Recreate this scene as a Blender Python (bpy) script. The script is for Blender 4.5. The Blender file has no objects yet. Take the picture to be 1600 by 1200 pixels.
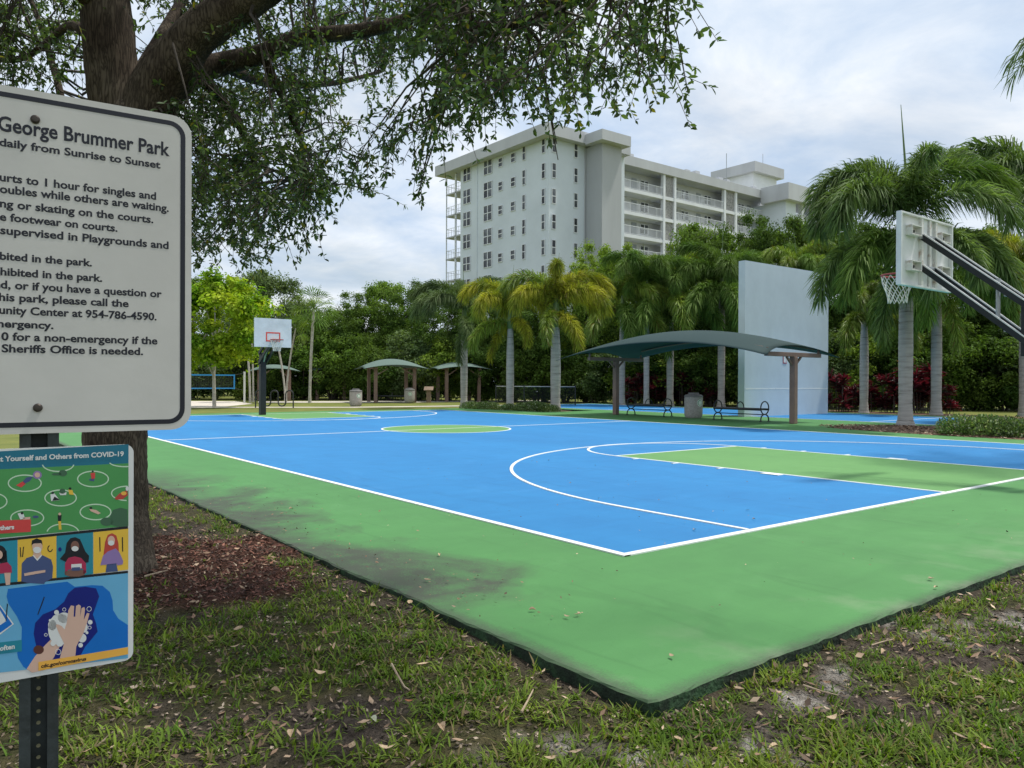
import bpy, math, random
import numpy as np
from mathutils import Vector, Matrix

D = bpy.data
SC = bpy.context.scene
COL = SC.collection
rad = math.radians
PI = math.pi

# ------------------------------------------------------------------ camera, sky, sun, exposure
FPX = 1206.53                                  # focal length in pixels of the 1600 px wide photograph
YAW, PITCH, ROLL = -0.6603, -0.0041, 0.0042
CAM = np.array([-4.466, -4.2881, 1.3848])
FWD = np.array([-math.sin(YAW) * math.cos(PITCH), math.cos(YAW) * math.cos(PITCH), math.sin(PITCH)])
_r0 = np.array([math.cos(YAW), math.sin(YAW), 0.0]); _u0 = np.cross(_r0, FWD)
RGT = math.cos(ROLL) * _r0 + math.sin(ROLL) * _u0
UPV = -math.sin(ROLL) * _r0 + math.cos(ROLL) * _u0

cam_d = D.cameras.new('camera'); cam = D.objects.new('camera', cam_d); COL.objects.link(cam)
cam_d.sensor_width = 36.0; cam_d.lens = 36.0 * FPX / 1600.0
cam_d.clip_start = 0.05; cam_d.clip_end = 3000
cam.matrix_world = Matrix(((RGT[0], UPV[0], -FWD[0], CAM[0]), (RGT[1], UPV[1], -FWD[1], CAM[1]),
                           (RGT[2], UPV[2], -FWD[2], CAM[2]), (0, 0, 0, 1)))
SC.camera = cam
SC.render.resolution_x, SC.render.resolution_y = 1024, 768
SC.view_settings.view_transform = 'Standard'; SC.view_settings.look = 'None'
SC.view_settings.exposure = 0.12; SC.view_settings.gamma = 1.0
try: SC.view_settings.use_curve_mapping = False
except Exception: pass
SC.cycles.max_bounces = 6; SC.cycles.diffuse_bounces = 3; SC.cycles.transparent_max_bounces = 6
SC.cycles.use_denoising = True

SUN_EL, SUN_AZ_DIR = rad(66), (0.94, -0.34)     # sun high, to the right of the view
sun_d = D.lights.new('sun', 'SUN'); sun_d.energy = 3.3; sun_d.angle = rad(5); sun_d.color = (1.0, 0.96, 0.88)
sun = D.objects.new('sun', sun_d); COL.objects.link(sun)
_sd = Vector((SUN_AZ_DIR[0] * math.cos(SUN_EL), SUN_AZ_DIR[1] * math.cos(SUN_EL), math.sin(SUN_EL))).normalized()
sun.rotation_euler = _sd.to_track_quat('Z', 'Y').to_euler(); sun.location = _sd * 60

world = D.worlds.new('World'); SC.world = world; world.use_nodes = True
wn, wl = world.node_tree.nodes, world.node_tree.links
wn.clear()
w_out = wn.new('ShaderNodeOutputWorld'); w_bg = wn.new('ShaderNodeBackground')
sky = wn.new('ShaderNodeTexSky'); sky.sky_type = 'NISHITA'; sky.sun_disc = False
sky.sun_elevation = SUN_EL; sky.sun_rotation = math.atan2(SUN_AZ_DIR[0], SUN_AZ_DIR[1])
sky.air_density = 1.2; sky.dust_density = 2.0
w_bg.inputs['Strength'].default_value = 0.1
tc = wn.new('ShaderNodeTexCoord')
sep = wn.new('ShaderNodeSeparateXYZ'); wl.new(tc.outputs['Generated'], sep.inputs[0])
zm = wn.new('ShaderNodeMath'); zm.operation = 'MAXIMUM'; zm.inputs[1].default_value = 0.0; wl.new(sep.outputs['Z'], zm.inputs[0])
za = wn.new('ShaderNodeMath'); za.operation = 'ADD'; za.inputs[1].default_value = 0.22; wl.new(zm.outputs[0], za.inputs[0])
dx = wn.new('ShaderNodeMath'); dx.operation = 'DIVIDE'; wl.new(sep.outputs['X'], dx.inputs[0]); wl.new(za.outputs[0], dx.inputs[1])
dy = wn.new('ShaderNodeMath'); dy.operation = 'DIVIDE'; wl.new(sep.outputs['Y'], dy.inputs[0]); wl.new(za.outputs[0], dy.inputs[1])
cmb = wn.new('ShaderNodeCombineXYZ'); wl.new(dx.outputs[0], cmb.inputs[0]); wl.new(dy.outputs[0], cmb.inputs[1])
def wnoise(scale, detail, rough, dist, off):
    mp = wn.new('ShaderNodeMapping'); mp.inputs['Location'].default_value = off; wl.new(cmb.outputs[0], mp.inputs['Vector'])
    n = wn.new('ShaderNodeTexNoise'); n.inputs['Scale'].default_value = scale; n.inputs['Detail'].default_value = detail
    n.inputs['Roughness'].default_value = rough; n.inputs['Distortion'].default_value = dist
    wl.new(mp.outputs[0], n.inputs['Vector']); return n
n1 = wnoise(1.1, 7, 0.55, 0.25, (3.1, 1.7, 0)); n2 = wnoise(2.3, 8, 0.6, 0.35, (9.3, 4.2, 2.0))
r1 = wn.new('ShaderNodeValToRGB')                # cover of cloud over the blue
r1.color_ramp.elements[0].position = 0.30; r1.color_ramp.elements[0].color = (0.45, 0.45, 0.45, 1)
r1.color_ramp.elements[1].position = 0.55; r1.color_ramp.elements[1].color = (1, 1, 1, 1)
wl.new(n1.outputs['Fac'], r1.inputs[0])
r2 = wn.new('ShaderNodeValToRGB')                # shades within the cloud: blue-grey bellies to white tops
e = r2.color_ramp.elements
e[0].position = 0.30; e[0].color = (5.2, 6.5, 8.4, 1)
e[1].position = 0.66; e[1].color = (9.3, 9.6, 9.9, 1)
m = e.new(0.47); m.color = (7.0, 7.9, 9.1, 1)
wl.new(n2.outputs['Fac'], r2.inputs[0])
mx = wn.new('ShaderNodeMix'); mx.data_type = 'RGBA'
wl.new(r1.outputs['Color'], mx.inputs[0]); wl.new(sky.outputs['Color'], mx.inputs[6]); wl.new(r2.outputs['Color'], mx.inputs[7])
wl.new(mx.outputs[2], w_bg.inputs['Color']); wl.new(w_bg.outputs[0], w_out.inputs[0])

# ------------------------------------------------------------------ helpers
def ray(px, py): return FWD + (px - 800) / FPX * RGT - (py - 600) / FPX * UPV
def at(px, py, dep): return CAM + dep * ray(px, py)               # measured point at a real distance
def gz(px, py, z=0.0): d = ray(px, py); return CAM + (z - CAM[2]) / d[2] * d
def ground_at(px, dep, z=-0.06):
    p = at(px, 595, dep); return np.array([p[0], p[1], z])

def put(o, parent=None):
    COL.objects.link(o)
    if parent is not None: o.parent = parent
    return o
def thing(name, label, cat, loc=(0, 0, 0), rz=0.0, group=None):
    o = D.objects.new(name, None); COL.objects.link(o); o.empty_display_size = 0.2
    o.location = loc; o.rotation_euler = (0, 0, rz); o['label'] = label; o['category'] = cat
    if group: o['group'] = group
    return o
def tag(o, label=None, cat=None, group=None, kind=None):
    for k, v in (('label', label), ('category', cat), ('group', group), ('kind', kind)):
        if v: o[k] = v
    return o
def kids(o): return [c for c in D.objects if c.parent == o]
def dup(o, parent=None, cache={}):
    c = o.copy(); COL.objects.link(c); c.parent = parent
    for ch in o.children: dup(ch, c)
    return c

def mesh_np(name, V, F, mats, parent=None, smooth=False, midx=None, attr=None):
    """V (n,3), F (m,k) index array -> linked object"""
    me = np_mesh(name, V, F, mats, smooth, midx, attr)
    return put(D.objects.new(name, me), parent)
def np_mesh(name, V, F, mats, smooth=False, midx=None, attr=None):
    V = np.asarray(V, dtype=np.float32); F = np.asarray(F, dtype=np.int32)
    me = D.meshes.new(name); m, k = F.shape
    me.vertices.add(len(V)); me.vertices.foreach_set('co', V.ravel())
    me.loops.add(m * k); me.loops.foreach_set('vertex_index', F.ravel())
    me.polygons.add(m); me.polygons.foreach_set('loop_start', np.arange(0, m * k, k, dtype=np.int32))
    if midx is not None: me.polygons.foreach_set('material_index', np.asarray(midx, dtype=np.int32))
    if smooth: me.polygons.foreach_set('use_smooth', np.ones(m, dtype=bool))
    for mt in (mats if isinstance(mats, (list, tuple)) else [mats]): me.materials.append(mt)
    me.update(calc_edges=True)
    if attr:
        for an, arr in attr.items():
            a = me.color_attributes.new(an, 'FLOAT_COLOR', 'POINT')
            a.data.foreach_set('color', np.asarray(arr, dtype=np.float32).ravel())
    return me

class MB:
    def __init__(s): s.v = []; s.f = []; s.m = []
    def add(s, vs, fs, m=0):
        o = len(s.v); s.v += [tuple(map(float, p)) for p in vs]; s.f += [tuple(i + o for i in f) for f in fs]; s.m += [m] * len(fs); return s
    def box(s, x0, x1, y0, y1, z0, z1, m=0):
        return s.add([(x0, y0, z0), (x1, y0, z0), (x1, y1, z0), (x0, y1, z0), (x0, y0, z1), (x1, y0, z1), (x1, y1, z1), (x0, y1, z1)],
                     [(0, 3, 2, 1), (4, 5, 6, 7), (0, 1, 5, 4), (1, 2, 6, 5), (2, 3, 7, 6), (3, 0, 4, 7)], m)
    def obox(s, o, a, b, c, m=0):                                  # box from corner o along three vectors
        o, a, b, c = map(np.asarray, (o, a, b, c)); P = [o, o + a, o + a + b, o + b, o + c, o + a + c, o + a + b + c, o + b + c]
        return s.add(P, [(0, 3, 2, 1), (4, 5, 6, 7), (0, 1, 5, 4), (1, 2, 6, 5), (2, 3, 7, 6), (3, 0, 4, 7)], m)
    def bar(s, a, b, w, h, m=0, up=(0, 0, 1)):                     # square bar between two points
        a = np.asarray(a, float); b = np.asarray(b, float); d = b - a; d /= np.linalg.norm(d)
        sd = np.cross(d, up)
        if np.linalg.norm(sd) < 1e-4: sd = np.cross(d, (1, 0, 0))
        sd /= np.linalg.norm(sd); u = np.cross(sd, d)
        return s.obox(a - sd * w / 2 - u * h / 2, sd * w, b - a, u * h, m)
    def tube(s, path, r, n=8, m=0, caps=True, closed=False):
        P = np.asarray(path, float); k = len(P); R = np.full(k, r, float) if np.isscalar(r) else np.asarray(r, float)
        T = np.gradient(P, axis=0)
        if closed: T = np.roll(P, -1, 0) - np.roll(P, 1, 0)
        T /= np.linalg.norm(T, axis=1)[:, None] + 1e-12
        ref = np.array([0, 0, 1.0]) if abs(T[0][2]) < 0.9 else np.array([1.0, 0, 0])
        u = np.cross(T[0], ref); u /= np.linalg.norm(u); vs = []
        for i in range(k):
            u = u - T[i] * (u @ T[i]); u /= np.linalg.norm(u) + 1e-12; w = np.cross(T[i], u)
            for j in range(n):
                a = 2 * PI * j / n; vs.append(P[i] + R[i] * (math.cos(a) * u + math.sin(a) * w))
        fs = []
        for i in range(k if closed else k - 1):
            i2 = (i + 1) % k
            for j in range(n):
                j2 = (j + 1) % n; fs.append((i * n + j, i * n + j2, i2 * n + j2, i2 * n + j))
        if caps and not closed: fs += [tuple(range(n))[::-1], tuple((k - 1) * n + j for j in range(n))]
        return s.add(vs, fs, m)
    def lathe(s, prof, n=20, c=(0, 0, 0), m=0):
        vs = []; k = len(prof)
        for r, z in prof:
            for j in range(n): a = 2 * PI * j / n; vs.append((c[0] + r * math.cos(a), c[1] + r * math.sin(a), c[2] + z))
        fs = [(i * n + j, i * n + (j + 1) % n, (i + 1) * n + (j + 1) % n, (i + 1) * n + j) for i in range(k - 1) for j in range(n)]
        fs += [tuple(range(n))[::-1], tuple((k - 1) * n + j for j in range(n))]
        return s.add(vs, fs, m)
    def build(s, name, mats, parent=None, smooth=False, bevel=0):
        me = D.meshes.new(name); me.from_pydata(s.v, [], s.f)
        for mt in (mats if isinstance(mats, (list, tuple)) else [mats]): me.materials.append(mt)
        me.polygons.foreach_set('material_index', s.m)
        if smooth:
            me.polygons.foreach_set('use_smooth', [True] * len(s.f))
        me.update(); o = put(D.objects.new(name, me), parent)
        if smooth and hasattr(me, 'set_sharp_from_angle'): me.set_sharp_from_angle(angle=rad(40))
        if bevel:
            b = o.modifiers.new('bevel', 'BEVEL'); b.width = bevel; b.segments = 2; b.limit_method = 'ANGLE'; b.angle_limit = rad(40)
        return o

# ------------------------------------------------------------------ materials
def newmat(name):
    mt = D.materials.new(name); mt.use_nodes = True; nt = mt.node_tree; nt.nodes.clear()
    return mt, nt.nodes, nt.links
def pm(name, c1, c2=None, scale=3.0, rough=0.7, bump=0.0, bscale=None, metal=0.0, detail=6, stretch=None, c3=None, spec=0.4, lo=0.35, hi=0.65, coord='Object', isl=0.0, rnd=0.0):
    """principled surface with two or three colours mixed by noise, and noise bump"""
    mt, N, L = newmat(name); out = N.new('ShaderNodeOutputMaterial'); b = N.new('ShaderNodeBsdfPrincipled')
    L.new(b.outputs[0], out.inputs[0]); b.inputs['Roughness'].default_value = rough; b.inputs['Metallic'].default_value = metal
    b.inputs['Specular IOR Level'].default_value = spec
    t = N.new('ShaderNodeTexCoord'); src = t.outputs[coord]
    if stretch:
        mp = N.new('ShaderNodeMapping'); mp.inputs['Scale'].default_value = stretch; L.new(src, mp.inputs[0]); src = mp.outputs[0]
    c2 = c2 or tuple(x * 0.86 for x in c1)
    n = N.new('ShaderNodeTexNoise'); n.inputs['Scale'].default_value = scale; n.inputs['Detail'].default_value = detail; n.inputs['Roughness'].default_value = 0.62
    L.new(src, n.inputs[0])
    r = N.new('ShaderNodeValToRGB'); r.color_ramp.elements[0].position = lo; r.color_ramp.elements[1].position = hi
    r.color_ramp.elements[0].color = (*c2, 1); r.color_ramp.elements[1].color = (*c1, 1)
    if c3: x = r.color_ramp.elements.new((lo + hi) / 2); x.color = (*c3, 1)
    L.new(n.outputs['Fac'], r.inputs[0]); col = r.outputs[0]
    if isl or rnd:
        val = None
        if isl:
            g = N.new('ShaderNodeNewGeometry'); mr = N.new('ShaderNodeMapRange'); mr.inputs[3].default_value = 1 - isl; mr.inputs[4].default_value = 1 + isl
            L.new(g.outputs['Random Per Island'], mr.inputs[0]); val = mr.outputs[0]
        if rnd:
            oi = N.new('ShaderNodeObjectInfo'); mr2 = N.new('ShaderNodeMapRange'); mr2.inputs[3].default_value = 1 - rnd; mr2.inputs[4].default_value = 1 + rnd
            L.new(oi.outputs['Random'], mr2.inputs[0])
            if val is None: val = mr2.outputs[0]
            else:
                mm = N.new('ShaderNodeMath'); mm.operation = 'MULTIPLY'; L.new(val, mm.inputs[0]); L.new(mr2.outputs[0], mm.inputs[1]); val = mm.outputs[0]
        hs = N.new('ShaderNodeHueSaturation'); L.new(col, hs.inputs['Color']); L.new(val, hs.inputs['Value']); col = hs.outputs[0]
    L.new(col, b.inputs['Base Color'])
    if bump:
        n2 = N.new('ShaderNodeTexNoise'); n2.inputs['Scale'].default_value = bscale or scale * 8; n2.inputs['Detail'].default_value = 5; L.new(src, n2.inputs[0])
        bp = N.new('ShaderNodeBump'); bp.inputs['Strength'].default_value = bump; bp.inputs['Distance'].default_value = 0.02
        L.new(n2.outputs['Fac'], bp.inputs['Height']); L.new(bp.outputs[0], b.inputs['Normal'])
    return mt
def leafmat(name, c1, c2, scale=0.6, trans=0.35, isl=0.35, rnd=0.15, rough=0.5, ttint=(1.25, 1.35, 0.5), spec=0.35, tip=None):
    """leaf: principled mixed with translucency, colour varying per leaf, per clump and per plant"""
    mt, N, L = newmat(name); out = N.new('ShaderNodeOutputMaterial'); b = N.new('ShaderNodeBsdfPrincipled'); tr = N.new('ShaderNodeBsdfTranslucent')
    b.inputs['Roughness'].default_value = rough; b.inputs['Specular IOR Level'].default_value = spec
    t = N.new('ShaderNodeTexCoord'); n = N.new('ShaderNodeTexNoise'); n.inputs['Scale'].default_value = scale; n.inputs['Detail'].default_value = 3
    L.new(t.outputs['Object'], n.inputs[0])
    r = N.new('ShaderNodeValToRGB'); r.color_ramp.elements[0].position = 0.36; r.color_ramp.elements[1].position = 0.64
    r.color_ramp.elements[0].color = (*c1, 1); r.color_ramp.elements[1].color = (*c2, 1); L.new(n.outputs['Fac'], r.inputs[0])
    g = N.new('ShaderNodeNewGeometry'); mr = N.new('ShaderNodeMapRange'); mr.inputs[3].default_value = 1 - isl; mr.inputs[4].default_value = 1 + isl
    L.new(g.outputs['Random Per Island'], mr.inputs[0])
    oi = N.new('ShaderNodeObjectInfo'); mr2 = N.new('ShaderNodeMapRange'); mr2.inputs[3].default_value = 1 - rnd; mr2.inputs[4].default_value = 1 + rnd
    L.new(oi.outputs['Random'], mr2.inputs[0])
    mm = N.new('ShaderNodeMath'); mm.operation = 'MULTIPLY'; L.new(mr.outputs[0], mm.inputs[0]); L.new(mr2.outputs[0], mm.inputs[1])
    hs = N.new('ShaderNodeHueSaturation'); L.new(r.outputs[0], hs.inputs['Color']); L.new(mm.outputs[0], hs.inputs['Value'])
    col = hs.outputs[0]
    if tip:                                                         # some leaves turn yellow or brown
        w = N.new('ShaderNodeTexWhiteNoise'); w.noise_dimensions = '1D'; L.new(g.outputs['Random Per Island'], w.inputs['W'])
        gt = N.new('ShaderNodeMath'); gt.operation = 'GREATER_THAN'; gt.inputs[1].default_value = tip[1]; L.new(w.outputs['Value'], gt.inputs[0])
        mxc = N.new('ShaderNodeMix'); mxc.data_type = 'RGBA'; L.new(gt.outputs[0], mxc.inputs[0]); L.new(col, mxc.inputs[6]); mxc.inputs[7].default_value = (*tip[0], 1); col = mxc.outputs[2]
    L.new(col, b.inputs['Base Color'])
    tt = N.new('ShaderNodeMix'); tt.data_type = 'RGBA'; tt.blend_type = 'MULTIPLY'; tt.inputs[0].default_value = 1; L.new(col, tt.inputs[6]); tt.inputs[7].default_value = (*ttint, 1)
    L.new(tt.outputs[2], tr.inputs['Color'])
    ms = N.new('ShaderNodeMixShader'); ms.inputs[0].default_value = trans; L.new(b.outputs[0], ms.inputs[1]); L.new(tr.outputs[0], ms.inputs[2]); L.new(ms.outputs[0], out.inputs[0])
    return mt

M = {}
def vnoise(x, y, s, seed=0):                                       # smooth value noise for planting patterns
    rng = np.random.RandomState(seed); G = rng.rand(64, 64)
    x = x * s; y = y * s; xi = np.floor(x).astype(int); yi = np.floor(y).astype(int); fx = x - xi; fy = y - yi
    fx = fx * fx * (3 - 2 * fx); fy = fy * fy * (3 - 2 * fy)
    g = lambda a, b: G[a % 64, b % 64]
    return (g(xi, yi) * (1 - fx) + g(xi + 1, yi) * fx) * (1 - fy) + (g(xi, yi + 1) * (1 - fx) + g(xi + 1, yi + 1) * fx) * fy
def fbm(x, y, s, seed=0): return (vnoise(x, y, s, seed) + 0.5 * vnoise(x, y, s * 2.1, seed + 1) + 0.25 * vnoise(x, y, s * 4.3, seed + 2)) / 1.75
# ------------------------------------------------------------------ ground, court, paths (the setting)
GZ = -0.06
M['grass_far'] = pm('grass_far', (0.20, 0.215, 0.055), (0.125, 0.155, 0.04), 0.9, 0.9, 0.5, 30, c3=(0.165, 0.18, 0.05), spec=0.1)
M['path'] = pm('path', (0.62, 0.57, 0.49), (0.5, 0.45, 0.38), 1.5, 0.85, 0.2, 25)
M['sand_court'] = pm('sand_court', (0.66, 0.60, 0.52), (0.56, 0.5, 0.43), 0.8, 0.95, 0.5, 12)
g = MB(); g.add([(-700, -700, GZ - 0.03), (900, -700, GZ - 0.03), (900, 1100, GZ - 0.03), (-700, 1100, GZ - 0.03)], [(0, 1, 2, 3)])
tag(g.build('ground', M['grass_far']), kind='structure')

def sheet(name, pts, z, mt, kind='structure'):
    b = MB(); b.add([(x, y, z) for x, y in pts], [tuple(range(len(pts)))]); o = b.build(name, mt)
    if o.data.polygons[0].normal.z < 0: o.data.flip_normals()
    return tag(o, kind=kind)
sheet('path', [(6.2, 39.6), (14.0, 34.6), (22.6, 33.0), (24.5, 33.0), (24.6, 31.9), (22.4, 31.7), (14.0, 33.2), (5.4, 38.0)], GZ - 0.012, M['path'])
sheet('path', [(13.0, 44.6), (20, 40.6), (29, 38.4), (33, 38.2), (33, 40.6), (28, 43.0), (22.5, 44.5), (14, 47.5)], GZ - 0.018, M['path'])
sheet('sand_court', [(2.0, 41.0), (8.5, 37.9), (12.0, 42.8), (13.0, 49.0), (6.0, 53.5), (0.0, 49.0)], GZ - 0.024, M['sand_court'])

# --- near ground with bare soil, sand and mulch
TREE = gz(180, 895, GZ)
sandpts = [(gz(u, v, GZ)[:2], r) for u, v, r in ((1245, 1088, .12), (1300, 1070, .08), (1345, 1058, .12), (1500, 975, .13), (1590, 965, .15), (1010, 1195, .12), (760, 1190, .08), (870, 1160, .07), (1240, 1190, .09), (1180, 1165, .1), (1440, 985, .13), (1485, 998, .11), (1395, 975, .09), (1540, 970, .08),
           (1130, 1185, .08), (1070, 1190, .06), (925, 1165, .045), (800, 1145, .05), (640, 990, .05), (1185, 1130, .04))]
def masks(x, y):
    nz = fbm(x, y, 5.0, 3); sand = np.zeros_like(x)
    for (p, r) in sandpts:
        d = np.hypot(x - p[0], y - p[1]); sand = np.maximum(sand, np.clip((r * (0.55 + 1.45 * nz) - d) / 0.08, 0, 1) * np.clip((fbm(x, y, 17, 5) - .36) / .16, 0.1, 1))
    d = np.hypot((x - TREE[0] - 0.35), (y - TREE[1] + 0.15)); mul = np.clip((1.35 * (0.45 + 1.1 * fbm(x, y, 2.2, 8)) - d) / 0.4, 0, 1)
    n2 = fbm(x, y, 1.6, 21); soil = np.clip((n2 - 0.52) / 0.12, 0, 1)
    edge = np.where(y > -2.03, -1.96 - x, np.hypot(np.minimum(x + 1.96, 0), y + 2.03))
    soil = np.maximum(soil, np.clip((0.16 * (0.3 + 1.4 * nz) - np.abs(edge)) / 0.12, 0, 1) * 0.8)
    pb = gz(575, 905, GZ); soil = np.maximum(soil, np.clip((0.5 * (0.4 + 1.2 * nz) - np.hypot(x - pb[0], (y - pb[1]) * 0.6)) / 0.12, 0, 1))
    return sand, mul, soil
nx, ny = 285, 292
gx, gy = np.meshgrid(np.linspace(-10, 9.5, nx), np.linspace(-6.5, 13.5, ny)); gx = gx.ravel(); gy = gy.ravel()
sa, mu, so = masks(gx, gy)
hz = GZ + 0.03 * (fbm(gx, gy, 1.1, 40) - 0.55) + .012 * mu * (fbm(gx, gy, 30, 47) - .4) + 0.02 * (fbm(gx, gy, 9, 41) - 0.5) + 0.012 * (fbm(gx, gy, 24, 44) - 0.5) - 0.012 * so + 0.02 * mu
hz = np.maximum(hz, GZ - 0.022)
_near = np.clip(1 - np.abs(gx + 1.96) / .5, 0, 1) * np.clip((gy + 1.2) / 1.5, 0, 1); hz = hz + .04 * _near * (.6 + .6 * fbm(gx, gy, 4, 91))
_nf = np.clip(1 - np.abs(gy + 2.03) / .4, 0, 1) * np.clip((gx + 1.2) / 1.2, 0, 1); hz = hz + .015 * _nf * (.4 + .8 * fbm(gx, gy, 4, 92))
HGRID = hz.reshape(ny, nx)
def gh(x, y):                                                       # height of the near ground
    i = np.clip(((x + 10) / 19.5 * (nx - 1)).astype(int), 0, nx - 1); j = np.clip(((y + 6.5) / 20 * (ny - 1)).astype(int), 0, ny - 1); return HGRID[j, i]
idx = np.arange(nx * ny).reshape(ny, nx); F = np.stack([idx[:-1, :-1], idx[:-1, 1:], idx[1:, 1:], idx[1:, :-1]], -1).reshape(-1, 4)
mt, N, L = newmat('soil'); out = N.new('ShaderNodeOutputMaterial'); b = N.new('ShaderNodeBsdfPrincipled'); L.new(b.outputs[0], out.inputs[0])
b.inputs['Roughness'].default_value = 0.95; b.inputs['Specular IOR Level'].default_value = 0.1
ca = N.new('ShaderNodeVertexColor'); ca.layer_name = 'cover'; sp = N.new('ShaderNodeSeparateColor'); L.new(ca.outputs[0], sp.inputs[0])
t = N.new('ShaderNodeTexCoord')
def ramp_noise(scale, ca_, cb_, lo=.35, hi=.65):
    n = N.new('ShaderNodeTexNoise'); n.inputs['Scale'].default_value = scale; n.inputs['Detail'].default_value = 8; n.inputs['Roughness'].default_value = .7; L.new(t.outputs['Object'], n.inputs[0])
    r = N.new('ShaderNodeValToRGB'); r.color_ramp.elements[0].position = lo; r.color_ramp.elements[1].position = hi
    r.color_ramp.elements[0].color = (*ca_, 1); r.color_ramp.elements[1].color = (*cb_, 1); L.new(n.outputs['Fac'], r.inputs[0]); return r.outputs[0]
def mixc(f, a, c):
    x = N.new('ShaderNodeMix'); x.data_type = 'RGBA'; L.new(f, x.inputs[0]); L.new(a, x.inputs[6]); L.new(c, x.inputs[7]); return x.outputs[2]
base = ramp_noise(9, (0.04, 0.045, 0.018), (0.115, 0.10, 0.05)); soil = ramp_noise(14, (0.045, 0.035, 0.028), (0.13, 0.105, 0.085))
sand = ramp_noise(22, (0.22, 0.195, 0.17), (0.58, 0.54, 0.49)); mulch = ramp_noise(45, (0.035, 0.018, 0.013), (0.13, 0.062, 0.042))
c = mixc(sp.outputs[2], base, soil); c = mixc(sp.outputs[1], c, mulch); c = mixc(sp.outputs[0], c, sand); L.new(c, b.inputs['Base Color'])
n2 = N.new('ShaderNodeTexNoise'); n2.inputs['Scale'].default_value = 70; n2.inputs['Detail'].default_value = 6; L.new(t.outputs['Object'], n2.inputs[0])
bp = N.new('ShaderNodeBump'); bp.inputs['Strength'].default_value = 1.0; bp.inputs['Distance'].default_value = .045; L.new(n2.outputs['Fac'], bp.inputs['Height']); L.new(bp.outputs[0], b.inputs['Normal'])
M['soil'] = mt
o = mesh_np('bare_soil', np.stack([gx, gy, hz], 1), F, mt, smooth=True, attr={'cover': np.stack([sa, mu, so, np.ones_like(sa)], 1)}); tag(o, kind='structure')

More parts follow.
